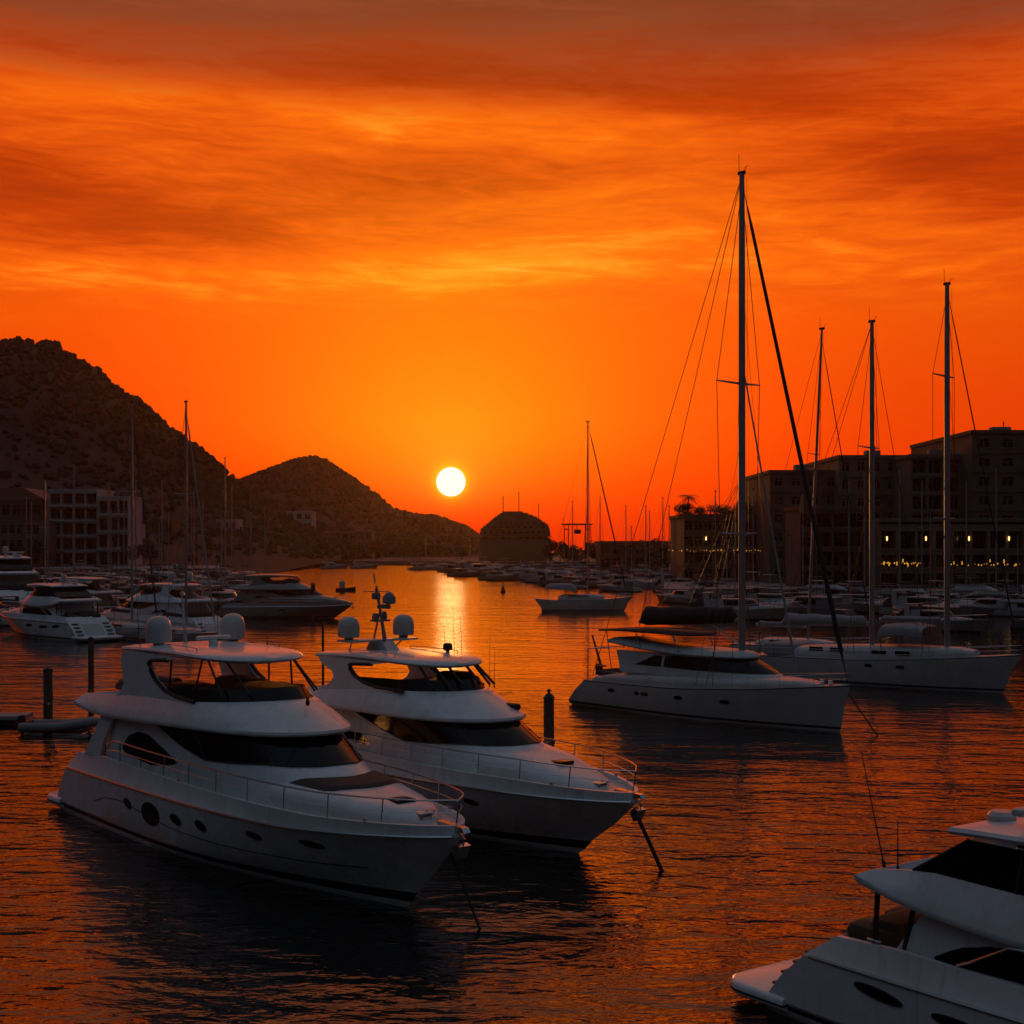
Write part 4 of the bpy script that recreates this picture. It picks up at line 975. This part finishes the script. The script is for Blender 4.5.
def pile(px, Y, ytop, wpx, label, finial=False, name='mooring_pile'):
    t = thing(name, label, 'pile', (at(px, Y), Y, 0)); r = wpx/2*Y/FPX; z = zat(ytop, Y)
    zt = z - (.42 if finial else 0)
    m = MB(); rg = random.Random(px)
    m.tube([(rg.uniform(-.01,.01), rg.uniform(-.01,.01), -1.5+(zt+1.5)*k/6) for k in range(7)], r, 16, r1=r*.94); m.build('post', wood, t)
    if finial:
        m = MB(); m.lathe([(r*1.05,0),(r*1.08,.04),(r*.55,.20),(r*.25,.25),(r*.25,.30),(r*.42,.34),(r*.30,.41),(.02,.43)], (0,0,zt), 16); m.build('cap', black, t)
    else:
        m = MB(); m.lathe([(r*1.04,0),(r*1.04,.05),(r*.6,.12),(.02,.14)], (0,0,zt), 16); m.build('cap', black, t)
    m = MB(); m.lathe([(r*1.12,0),(r*1.14,.08),(r*1.12,.16)], (0,0,min(zt-.5,1.2)), 16); m.build('mooring_ring', steel, t)
    return t
pile(549, 62, 689, 11, 'thick dark wooden mooring pile with pointed finial cap', True)
pile(48, 77, 670, 9.5, 'short thick wooden pile standing by the grey tender')
pile(91, 84, 639, 6, 'tall thin brown pile behind the stern of the nearest yacht')
pole = pile(323, 74, 622, 2.6, 'very thin dark pole between the two near yachts')
bg = 'harbour buoys'
def buoy(px, Y, kind, label):
    t = thing('mooring_buoy', label, 'buoy', (at(px, Y), Y, 0)); 
    if kind == 0:
        m = MB(); m.lathe([(.35,-.3),(.55,0),(.55,.25),(.25,1.0),(.10,1.5)], k=14); m.build('float', redm, t)
        m = MB(); m.tube([(0,0,1.4),(0,0,2.0)], .05, 6); m.lathe([(.16,0),(.2,.12),(.12,.28)], (0,0,2.0), 10); m.build('topmark', black, t)
    elif kind == 1:
        m = MB(); m.lathe([(.5,-.4),(.62,-.1),(.6,.9),(.5,1.3),(.1,1.5)], k=14); m.build('float', black, t)
        m = MB(); m.tube([(0,0,1.45),(0,0,1.9)], .07, 6); m.build('lifting_eye', steel, t)
    else:
        m = MB(); m.lathe([(.45,-.4),(.5,0),(.48,2.2),(.3,2.5),(.3,4.4),(.15,4.6)], k=14); m.build('float', black, t)
        m = MB(); m.lathe([(.34,0),(.38,.15),(.1,.4)], (0,0,4.55), 12); m.build('topmark', redm, t)
    return t
buoy(313, 190, 2, 'tall dark channel marker at the bow of the dull grey motor yacht')
buoy(322, 191, 1, 'squat black drum buoy beside the tall channel marker')
buoy(329, 192, 0, 'small red cone buoy, right of the black drum buoy')
buoy(503, 296, 0, 'red cone buoy alone in the open water near the anchored white sloop')
sk = thing('skiff', 'small dark skiff with upright cabin drifting in the channel above the domes', 'boat', (at(336,300), 300, 0), 0)
m = MB(); arch = [(0,.6,-.3,.7),(1.5,.8,-.3,.75),(3.2,.7,-.3,.85),(4.2,.15,-.1,1.1)]
arch_loft(m, [(x, w, z1, z0) for x, w, z0, z1 in arch], p=.6, k=10); m.build('hull', navy, sk)
m = MB(); m.rbox(.8, 1.9, -.55, .55, .6, 2.3, .12); m.build('cabin', gel2, sk)
m = MB(); m.rbox(.76, 1.94, -.4, .4, 1.5, 2.0, .05); m.build('cabin_window', glass, sk)

# ------------------------------------------------------------------ land
ground = mat('dusty_ground', (.12,.095,.07), .95, var=.35, vscale=.08)
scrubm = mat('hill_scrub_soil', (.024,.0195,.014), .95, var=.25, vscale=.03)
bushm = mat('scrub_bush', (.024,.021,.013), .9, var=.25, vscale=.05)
def slab(name, poly, z0, z1, m):
    mb = MB(); n = len(poly)
    mb.add([(x, y, z0) for x, y in poly] + [(x, y, z1) for x, y in poly], [list(range(n))[::-1], list(range(n, 2*n))] + [(i, (i+1) % n, n+(i+1) % n, n+i) for i in range(n)])
    return tag(mb.build(name, m, smooth=False), kind='structure')
slab('quay', [(27,249),(430,249),(430,1300),(75,1300),(62,560),(48,420),(36,330)], -2, 2.2, concr)
slab('shore', [(-700,700),(-150,715),(-40,690),(30,665),(64,640),(64,1400),(-700,1400)], -2, 2.0, ground)
slab('shore_left', [(-760,455),(-97,475),(-112,560),(-160,700),(-160,900),(-760,900)], -2, 2.1, concr)

def vnoise(seed):
    rg = random.Random(seed); tab = [[rg.random() for _ in range(64)] for _ in range(64)]
    def f(x, y):
        xi, yi = math.floor(x), math.floor(y); u, v = x-xi, y-yi; u = u*u*(3-2*u); v = v*v*(3-2*v)
        g = lambda a, b: tab[a % 64][b % 64]
        return lerp(lerp(g(xi,yi), g(xi+1,yi), u), lerp(g(xi,yi+1), g(xi+1,yi+1), u), v)
    return lambda x, y: f(x,y)*.5 + f(x*2.1+7,y*2.1)*.27 + f(x*4.3,y*4.3+3)*.15 + f(x*9.1,y*9.1)*.08
def hill(name, prof, Yr, front, backd, seed, amp, nx, ny, bushes, bsz):
    pts = [(at(px, Yr), zat(py, Yr)) for px, py in prof]
    nf = vnoise(seed); X0, X1 = pts[0][0], pts[-1][0]
    def H(x, y):
        r = pw(x, pts)
        t = (y-Yr)/(front if y < Yr else backd)
        k = max(0, 1-abs(t)**1.12)
        rav = (nf(x*.022, y*.010)-.5)*amp*2.2*min(1, abs(t)*5) + (nf(x*.09+5, y*.09)-.5)*amp*.35
        return max(-1.5, r*k + rav*(.25+.75*k)*(r/80.0 if r < 80 else 1))
    mb = MB(); 
    for j in range(ny+1):
        for i in range(nx+1):
            x = lerp(X0, X1, i/nx); y = lerp(Yr-front, Yr+backd, j/ny); mb.v.append((x, y, H(x, y)))
    for j in range(ny):
        for i in range(nx):
            a = j*(nx+1)+i; mb.f.append([a, a+1, a+nx+2, a+nx+1]); mb.mi.append(0)
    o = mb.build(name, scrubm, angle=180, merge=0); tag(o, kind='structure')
    rg = random.Random(seed+1); b = MB()
    for _ in range(bushes):
        x = rg.uniform(X0, X1); y = Yr - abs(rg.gauss(0, .35))*front if rg.random() < .8 else Yr + rg.uniform(-.06,.10)*front
        z = H(x, y)
        if z < 3: continue
        s_ = bsz*rg.uniform(.5, 1.5)
        ax = [(1,0),(0.5,.87),(-.5,.87),(-1,0),(-.5,-.87),(.5,-.87)]
        r1 = [(x+cx*s_*rg.uniform(.6,1.2), y+cy*s_*rg.uniform(.6,1.2), z+s_*rg.uniform(.1,.5)) for cx, cy in ax]
        r0 = [(x+cx*s_*.5, y+cy*s_*.5, z-s_*.4) for cx, cy in ax]
        r2 = [(x+cx*s_*rg.uniform(.3,.7), y+cy*s_*rg.uniform(.3,.7), z+s_*rg.uniform(.7,1.2)) for cx, cy in ax]
        b.loft([r0, r1, r2], closed=True, cap1=True)
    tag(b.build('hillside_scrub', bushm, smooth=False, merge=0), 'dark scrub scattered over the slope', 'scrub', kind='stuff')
    return H
H1 = hill('hill', [(-260,470),(-160,420),(-90,385),(-40,362),(0,346),(8,342),(20,339),(30,341),(38,345),(48,342),(58,344),(66,352),(80,362),(98,369),(112,386),(128,396),(142,404),(160,421),(178,434),(196,446),(214,462),(226,474),(240,484),(262,500),(300,520),(350,538),(380,552)], 900, 400, 300, 3, 9, 190, 70, 5200, 2.1)
H2 = hill('hill_far', [(120,548),(190,505),(240,484),(262,475),(285,466),(300,461),(315,458.5),(326,462),(340,472),(352,480),(366,491),(380,500),(392,511),(412,517),(432,518),(452,524),(466,529),(478,538),(500,546),(520,551)], 1350, 420, 300, 9, 8, 150, 60, 3600, 3.0)

# ------------------------------------------------------------------ buildings
def building(name, label, X0, X1, Y, depth, z0, z1, storeys, bays, wm, op=(.16,.84,.22,.86), zs=None, recess=.45, parapet=.7, slabs=True, cat='building', balcony=False, group=None, pane=None):
    t = thing(name, label, cat, ((X0+X1)/2, Y, z0), 0, group); w = X1-X0; h = z1-z0; hx = w/2
    zl = zs or [h*i/storeys for i in range(storeys+1)]
    mb = MB(); pw_ = {}
    def q(x0, x1, a, b, y): mb.add([(x0,y,a),(x1,y,a),(x1,y,b),(x0,y,b)], [(0,1,2,3)])
    cw = w/bays; panes = []
    for s_ in range(len(zl)-1):
        a, b = zl[s_], zl[s_+1]; oa, ob = lerp(a,b,op[2]), lerp(a,b,op[3])
        q(-hx, hx, a, oa, 0); q(-hx, hx, ob, b, 0)
        for k in range(bays):
            xa = -hx+k*cw; o0, o1 = xa+cw*op[0], xa+cw*op[1]
            q(xa, o0, oa, ob, 0); q(o1, xa+cw, oa, ob, 0)
            for (p0, p1) in (((o0,oa),(o1,oa)), ((o1,oa),(o1,ob)), ((o1,ob),(o0,ob)), ((o0,ob),(o0,oa))):
                mb.add([(p0[0],0,p0[1]),(p1[0],0,p1[1]),(p1[0],recess,p1[1]),(p0[0],recess,p0[1])], [(0,1,2,3)])
            panes.append((o0, o1, oa, ob))
    mb.add([(-hx,0,0),(-hx,depth,0),(-hx,depth,h),(-hx,0,h)], [(0,1,2,3)]); mb.add([(hx,0,0),(hx,depth,0),(hx,depth,h),(hx,0,h)], [(0,1,2,3)])
    mb.add([(-hx,depth,0),(hx,depth,0),(hx,depth,h),(-hx,depth,h)], [(0,1,2,3)]); mb.add([(-hx,0,h),(hx,0,h),(hx,depth,h),(-hx,depth,h)], [(0,1,2,3)])
    mb.build('wall', wm, t, smooth=False)
    pm = MB(); pm.box(-hx-.25, hx+.25, -.25, .12, h+.004, h+parapet); pm.box(-hx-.25, -hx+.12, .12, depth+.2, h+.004, h+parapet); pm.box(hx-.12, hx+.25, .12, depth+.2, h+.004, h+parapet)
    pm.build('parapet', wm, t, smooth=False)
    for (o0, o1, oa, ob) in panes:
        key = (round(o1-o0,2), round(ob-oa,2))
        if key not in pw_:
            g = MB(); a, b = (o1-o0)/2, ob-oa
            g.box(-a, a, recess-.02, recess+.05, 0, b, 0); g.box(-.05, .05, recess-.09, recess-.025, 0, b, 1); g.box(-a, -.05, recess-.08, recess-.025, b*.70, b*.70+.08, 1); g.box(.05, a, recess-.08, recess-.025, b*.70, b*.70+.08, 1)
            o = g.build('window', [pane or dglass, concr], t, smooth=False); pw_[key] = o
        else:
            o = pw_[key].copy(); COL.objects.link(o)
        o.location = ((o0+o1)/2, 0, oa)
    if slabs:
        for s_ in range(1, len(zl)-1):
            d = MB(); ext = 1.3 if balcony else .18
            d.box(-hx-.1, hx+.1, -ext, -.003, zl[s_]-.14, zl[s_]+.14)
            o = d.build('balcony' if balcony else 'string_course', wm, t, smooth=False)
            if balcony:
                d = MB(); d.box(-hx, hx, -ext+.02, -ext+.07, zl[s_]+1.0, zl[s_]+1.07)
                for k in range(bays*4+1): xx = -hx+w*k/(bays*4); d.box(xx-.03, xx+.03, -ext+.03, -ext+.06, zl[s_]+.14, zl[s_]+1.0)
                d.build('balustrade', wm, o, smooth=False)
    return t
def bpx(name, label, p0, p1, ytop, Y, depth, z0, storeys, bays, wm, **k):
    return building(name, label, at(p0,Y), at(p1,Y), Y, depth, z0, zat(ytop, Y)-.7, storeys, bays, wm, **k)
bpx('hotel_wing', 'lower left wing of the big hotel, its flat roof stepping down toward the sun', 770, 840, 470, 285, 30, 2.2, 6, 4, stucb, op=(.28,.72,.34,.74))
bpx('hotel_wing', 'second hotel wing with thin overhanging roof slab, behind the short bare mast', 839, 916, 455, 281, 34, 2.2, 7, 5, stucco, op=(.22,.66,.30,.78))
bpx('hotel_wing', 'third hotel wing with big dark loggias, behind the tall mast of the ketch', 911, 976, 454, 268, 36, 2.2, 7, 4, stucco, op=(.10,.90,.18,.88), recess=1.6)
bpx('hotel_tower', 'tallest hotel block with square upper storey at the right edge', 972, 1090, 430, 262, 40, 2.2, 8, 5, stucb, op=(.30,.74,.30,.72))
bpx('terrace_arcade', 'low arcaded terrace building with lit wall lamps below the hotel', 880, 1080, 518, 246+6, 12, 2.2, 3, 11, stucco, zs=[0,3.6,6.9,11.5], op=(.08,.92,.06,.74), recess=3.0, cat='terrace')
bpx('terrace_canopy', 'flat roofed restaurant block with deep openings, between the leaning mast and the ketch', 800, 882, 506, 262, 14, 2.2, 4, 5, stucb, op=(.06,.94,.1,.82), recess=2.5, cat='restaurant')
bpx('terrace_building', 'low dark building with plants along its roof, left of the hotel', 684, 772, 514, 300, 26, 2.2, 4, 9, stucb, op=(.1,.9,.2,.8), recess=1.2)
bpx('boathouse', 'low dark boatshed on the far quay right of the anchored white sloop', 600, 668, 541, 430, 20, 2.2, 2, 6, stucb)
for px, Y, yt, w_, lab in ((800,295,466,2.4,'small roof plant box on the lower left hotel wing'),(872,292,451,3.0,'roof plant box on the hotel wing behind the short mast'),(934,280,449,2.2,'narrow roof plant box beside the tallest hotel block'),(1000,275,426,3.6,'wide roof plant box on the tallest hotel block')):
    z0 = {800: zat(470,285), 872: zat(455,281), 934: zat(454,268), 1000: zat(430,262)}[px]-.7
    t = thing('roof_plant', lab, 'plant box', (at(px,Y), Y, z0), 0); m = MB(); m.rbox(-w_/2, w_/2, -1.2, 1.2, 0, 2.3, .08); m.build('casing', concr, t)
    m = MB(); m.tube([(w_*.2,0,2.3),(w_*.2,0,3.4)], .12, 8); m.build('vent_pipe', steel, t)
# left shore
bpx('apartment_block', 'pale apartment block with open square balconies, largest on the left shore', 49, 97, 489, 520, 22, 2.1, 5, 4, stucw, op=(.06,.94,.1,.84), recess=2.2, balcony=True)
bpx('apartment_block', 'lower pale apartment block stepping down, joined right of the largest one', 98, 128, 496, 515, 20, 2.1, 4, 3, stucw, op=(.06,.94,.1,.84), recess=2.2, balcony=True)
bpx('villa_block', 'wide dull villa block with pitched clay roof at the left edge', -30, 42, 500, 525, 20, 2.1, 4, 7, stucb, op=(.15,.85,.2,.82))
m = MB(); m.prism([(at(-34,525),zat(500,525)),(at(46,525),zat(500,525)),(at(24,525),zat(488,525)),(at(-12,525),zat(488,525))], 524.5, 546); o = m.build('roof', tile, None, smooth=False)
vb = [x for x in bpy.data.objects if x.name == 'villa_block'][0]; o.parent = vb; o.location = (-vb.location.x, -vb.location.y, -vb.location.z+.05)
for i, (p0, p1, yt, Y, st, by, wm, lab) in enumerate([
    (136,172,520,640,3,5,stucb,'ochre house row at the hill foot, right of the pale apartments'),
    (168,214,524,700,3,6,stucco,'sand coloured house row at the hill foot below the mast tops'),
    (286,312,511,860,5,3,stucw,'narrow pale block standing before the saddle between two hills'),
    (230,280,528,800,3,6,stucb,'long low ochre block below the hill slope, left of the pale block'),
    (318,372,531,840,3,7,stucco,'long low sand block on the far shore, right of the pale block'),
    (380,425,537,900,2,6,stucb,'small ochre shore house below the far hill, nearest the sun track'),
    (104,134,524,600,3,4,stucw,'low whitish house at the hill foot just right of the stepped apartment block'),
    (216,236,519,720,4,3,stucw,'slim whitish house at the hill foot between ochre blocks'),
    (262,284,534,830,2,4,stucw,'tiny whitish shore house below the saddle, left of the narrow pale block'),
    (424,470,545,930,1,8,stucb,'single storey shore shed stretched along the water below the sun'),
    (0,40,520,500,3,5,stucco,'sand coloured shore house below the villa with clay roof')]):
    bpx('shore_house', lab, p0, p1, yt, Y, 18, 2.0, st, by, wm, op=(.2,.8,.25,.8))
# round stepped building
rb = thing('terraced_building', 'stepped terraced building with rounded outline and three roof masts beside the low sun', 'building', (at(515,700), 712, 2.0), 0)
def zz(py): return zat(py, 700)-2.0
LO = [(511,502),(513,498.5),(516,494.5),(519,491),(523,486.5),(527,481),(530,479.3),(536,478.5)]; RO = [(511,523.5),(513,530),(516,537.5),(519,541.5),(523,548),(527,549.8),(532,551),(536,552)]
ys = [536,531,528,525.8,523.6,521.6,519.6,517.8,516,514.3,512.6,511]
steps = [(pw(y, LO), pw(y, RO), y, -.5 if i == 0 else ys[i-1]) for i, y in enumerate(ys)]
X_ = lambda px: at(px,700)-at(515,700)
for i, (pa, pb, y1_, y0_) in enumerate(steps):
    x0, x1 = X_(pa), X_(pb); z1 = zz(y1_); z0 = -.5 if y0_ < 0 else zz(y0_)-.02; d_ = 15 - i*.9
    m = MB(); m.rbox(x0+.12, x1-.12, -d_+.12, d_, z0, z1-.3, 2.5, k=5); m.rbox(x0, x1, -d_, d_, z1-.3, z1, 2.6, k=5); wl = m.build('storey', stucb, rb, angle=30)
    if i in (0, 1, 3, 5):
        n_ = int((x1-x0)/3.2)
        for k in range(n_):
            xx = x0+3.0+(x1-x0-6.0)*k/max(1,n_-1); hh = .8 if i else 1.3
            m = MB(); m.box(xx-.7, xx+.7, -d_+.06, -d_+.16, z1-.35-hh, z1-.35); m.build('window', dglass, wl, smooth=False)
for px, yt in ((503,495),(519,491),(539,503)):
    m = MB(); xx = at(px,700)-at(515,700); m.tube([(xx, -3, zz(520)), (xx, -3, zz(yt))], .22, 6); m.build('roof_mast', black, rb)
# boat hoist on the far quay
bh = thing('boat_hoist', 'tall gantry boat hoist standing on the far quay beside the white sloop mast', 'boat hoist', (at(577,470), 470, 2.2), 8)
for sx in (-3.6, 3.6):
    for sy in (-4, 4):
        m = MB(); m.tube([(sx, sy, 0), (sx, sy, 14.6)], .16, 8); m.build('leg', redm, bh)
for sy in (-4, 4):
    m = MB(); m.box(-4.6, 4.6, sy-.2, sy+.2, 14.5, 14.95); m.build('beam', redm, bh, smooth=False)
for sx in (-3.6, 3.6):
    m = MB(); m.box(sx-.16, sx+.16, -4, 4, 12.9, 13.25); m.build('rail', redm, bh, smooth=False)
m = MB(); m.rbox(-.9,1.2,-.8,.8,11.6,13.0,.2); m.tube([(0,0,12.9),(0,0,14.6)], .12, 6); m.build('hoist_block', black, bh)
m = MB(); m.tube([(-4.0,4,14.8),(-4.0,4,17)], .08, 5); m.build('antenna', black, bh)

# ------------------------------------------------------------------ trees
def crown_mesh(seed, R_, Hh, n, size):
    rg = random.Random(seed); mb = MB(); cl = []
    for _ in range(11):
        a = rg.uniform(0, 2*math.pi); r = R_*math.sqrt(rg.random())*.8; cl.append((r*math.cos(a), r*math.sin(a), rg.uniform(.15,.85)*Hh, R_*rg.uniform(.28,.5)))
    for _ in range(n):
        c = rg.choice(cl); d = Vector((rg.gauss(0,1), rg.gauss(0,1), rg.gauss(0,.8))); d.normalize(); d *= c[3]*rg.random()**.4
        p = Vector(c[:3]) + d; u = Vector((rg.gauss(0,1), rg.gauss(0,1), rg.gauss(0,1))); u.normalize(); v = u.orthogonal(); v.normalize(); s_ = size*rg.uniform(.6,1.5)
        mb.add([p-u*s_, p+v*s_*.45, p+u*s_, p-v*s_*.45], [(0,1,2,3)])
    return mb, cl
def tree(label, loc, hgt, wid, seed, group=None, low=.32):
    t = thing('tree', label, 'tree', loc, 0, group)
    mb, cl = crown_mesh(seed, wid/2, hgt*.7, 900, hgt*.06)
    cr = mb.build('crown', leaf, t, smooth=False, merge=0); cr.location = (0,0,hgt*low)
    tr = MB(); tr.tube([(0,0,-.3),(.05*hgt*.2,0,hgt*.2),(0,.02*hgt,hgt*.42)], [hgt*.035,hgt*.026,hgt*.02], 8); to = tr.build('trunk', bark, t)
    for c in cl[:6]:
        l = MB(); l.tube([(0,.02*hgt,hgt*.36),(c[0]*.5,c[1]*.5,hgt*.32+c[2]*.55),(c[0]*.9,c[1]*.9,hgt*.32+c[2]*.95)], [hgt*.016,hgt*.010,hgt*.004], 6); l.build('limb', bark, to)
    return t
def palm(label, loc, hgt, seed, group=None):
    t = thing('palm_tree', label, 'palm tree', loc, 0, group); rg = random.Random(seed)
    bx, by = rg.uniform(-.6,.6), rg.uniform(-.4,.4)
    tr = MB(); tr.tube([(bx*k*k/36, by*k*k/36, hgt*k/6) for k in range(7)], .22, 8, r1=.13); tr.build('trunk', bark, t)
    top = Vector((bx, by, hgt)); mb = MB()
    for k in range(17):
        a = 2*math.pi*k/17 + rg.uniform(-.2,.2); e = rg.uniform(.0,1.1); Lf = rg.uniform(1.8,2.7); pts = []
        for i in range(7):
            s_ = i/6; pts.append(top + Vector((math.cos(a)*Lf*s_*math.cos(e*(1-s_)), math.sin(a)*Lf*s_*math.cos(e*(1-s_)), Lf*(math.sin(e)*s_*.8 - .75*s_*s_))))
        for i in range(6):
            d = pts[i+1]-pts[i]; sd = d.cross(Vector((0,0,1))); sd.normalize(); wl = .55*math.sin(math.pi*(i+.7)/7)
            for q_ in (-1, 1):
                for j in range(3):
                    b = pts[i].lerp(pts[i+1], j/3); mb.add([b, b+d*.22, b+d*.45+sd*q_*wl-Vector((0,0,wl*.5))], [(0,1,2)])
    mb.build('crown', palmg, t, smooth=False, merge=0); return t
TL = 'trees along the waterfront'
for i, (px, Y, z0, h, w) in enumerate([(684,306,15.95,3.6,3.2),(700,308,15.95,2.6,3.0),(718,309,15.95,3.0,4.5),(734,306,15.95,3.4,4.0),(752,307,15.95,4.2,4.6),(766,309,17.0,5.0,5.0)]):
    tree(['round bush on the low roof at its left corner','small shrub on the low roof, second from its left corner','spreading shrub on the low roof below the boom end','bushy shrub on the low roof just left of the tallest mast','leafy tree on the low roof just right of the tallest mast','dense leafy tree between the low roof and the hotel'][i], (at(px,Y), Y, z0), h*1.2, w*1.5, 20+i, None, .0)
palm('single palm standing on the left corner of the plant-topped building', (at(688,305), 305, 15.95), 4.6, 5)
t0 = None
for i, (px, Y, h, w) in enumerate([(560,560,9,9),(572,520,8,9),(588,540,9,10),(604,480,9,9),(622,470,8,8),(640,455,9,10),(656,440,10,9),(668,400,9,9),(676,360,8,7),(552,640,10,11),
                                   (440,760,9,10),(462,770,8,10),(420,780,9,11),(404,800,10,12),(376,790,10,11),(350,770,9,10),(330,760,9,11),(300,750,10,12),(262,745,9,11),(246,740,9,10),(215,620,9,10),(196,610,8,9),(150,560,9,9),(132,505,8,8),(44,500,9,9),(20,490,8,8)]):
    lab = 'dark leafy tree on the far right quay' if px > 540 else ('dark leafy tree on the far shore below the hills' if px > 225 else 'dark leafy tree on the left shore between the houses')
    if i < 3: pr = tree(lab, (at(px,Y), Y, 2.0), h, w, 40+i, TL); t0 = (t0 or []) + [(pr, h)]
    else:
        s_ = t0[i % 3]; dup(s_[0], (at(px,Y), Y, 2.0), i*67, lab, TL, h/s_[1])

# ------------------------------------------------------------------ lit lamps
def lamp(label, X, Y, z, drop=1.2):
    t = thing('wall_lamp', label, 'lamp', (X, Y, z), 0)
    m = MB(); m.tube([(0,.25,.5),(0,.02,.55),(0,0,.36)], .05, 6); m.build('bracket', black, t)
    m = MB(); m.lathe([(.05,-.5),(.13,-.42),(.15,-.1),(.14,.22),(.08,.3)], k=12); m.build('lamp_shade', lampm, t)
    m = MB(); m.lathe([(.17,.3),(.14,.4),(.04,.44)], k=12); m.build('cap', black, t)
for px, lab in ((887,'lit lamp on the arcade, first from its left end'),(926,'lit lamp on the arcade just left of the tall ketch mast'),(969,'lit lamp on the arcade right of the tall ketch mast'),(1009,'lit lamp on the arcade nearest the right edge')):
    lamp(lab, at(px,251.6), 251.6, zat(538,251.6))
lamp('lit lamp on the front of the plant-topped low building', at(706,299.4), 299.4, zat(538,299.4))
def festoon(label, p0, p1, Y, py, n, seed):
    t = thing('festoon', label, 'string lights', (at(p0,Y), Y, zat(py,Y)), 0); w = at(p1,Y)-at(p0,Y); rg = random.Random(seed)
    c = MB(); f = lambda x: -.25*abs(math.sin(x*math.pi/(w/6)))
    c.tube([(w*k/60, 0, f(w*k/60)+.12) for k in range(61)], .02, 4); c.build('cable', black, t)
    for k in (0, 3, 6):
        p = MB(); p.tube([(w*k/6, .1, -zat(py,Y)+2.2), (w*k/6, .1, .3)], .05, 6); p.build('post', black, t)
    proto_ = None
    for k in range(n):
        x = w*(k+.5)/n + rg.uniform(-.3,.3)*w/n
        if rg.random() < .18: continue
        if proto_ is None:
            b = MB(); b.lathe([(.03,.1),(.09,.02),(.11,-.06),(.06,-.14),(.01,-.16)], k=8); o = b.build('bulb', bulbm, t); proto_ = o
        else: o = proto_.copy(); COL.objects.link(o)
        o.location = (x, 0, f(x)+rg.uniform(-.1,.05)); s_ = rg.uniform(.5, 1.25); o.scale = (s_, s_, s_)
festoon('long row of small yellow lights before the plant-topped building', 668, 772, 296, 549.5, 34, 1)
festoon('short row of yellow lights at the restaurant, left of the ketch mast', 879, 922, 248.5, 562, 18, 2)
festoon('row of yellow lights at the restaurant by the right edge', 950, 1022, 248.7, 563.5, 22, 3)
# glow of the restaurant: tall lanterns on the terrace
rg = random.Random(5)
for i, px in enumerate([884,889,897,903,908,917,954,962,990,1004,1016]):
    t = thing('terrace_lantern', 'slim yellow lantern on the restaurant terrace below the hotel', 'lantern', (at(px,248), 248, 2.2), 0, 'terrace lanterns'); z = zat(rg.uniform(562,567),248)-2.2; h = rg.uniform(.35,.7)
    m = MB(); m.tube([(0,0,0),(0,0,z)], .06, 6); m.build('post', black, t)
    m = MB(); m.lathe([(.05,0),(.10,.05),(.10,h),(.04,h+.06)], (0,0,z), 8); m.build('lamp_shade', bulbm, t)

# ------------------------------------------------------------------ haze
hz = MB(); hz.box(-900, 480, -40, 1720, -3.0, 190)
hm = bpy.data.materials.new('evening_haze'); hm.use_nodes = True; hm.node_tree.nodes.clear(); nt = NT(hm.node_tree)
out = nt.n('ShaderNodeOutputMaterial'); pv = nt.n('ShaderNodeVolumePrincipled')
pv.inputs['Color'].default_value = (1.0,.66,.40,1); pv.inputs['Density'].default_value = .00004; pv.inputs['Anisotropy'].default_value = .80
nt.links.new(pv.outputs[0], out.inputs['Volume'])
ho = hz.build('haze', hm, smooth=False); tag(ho, kind='stuff')
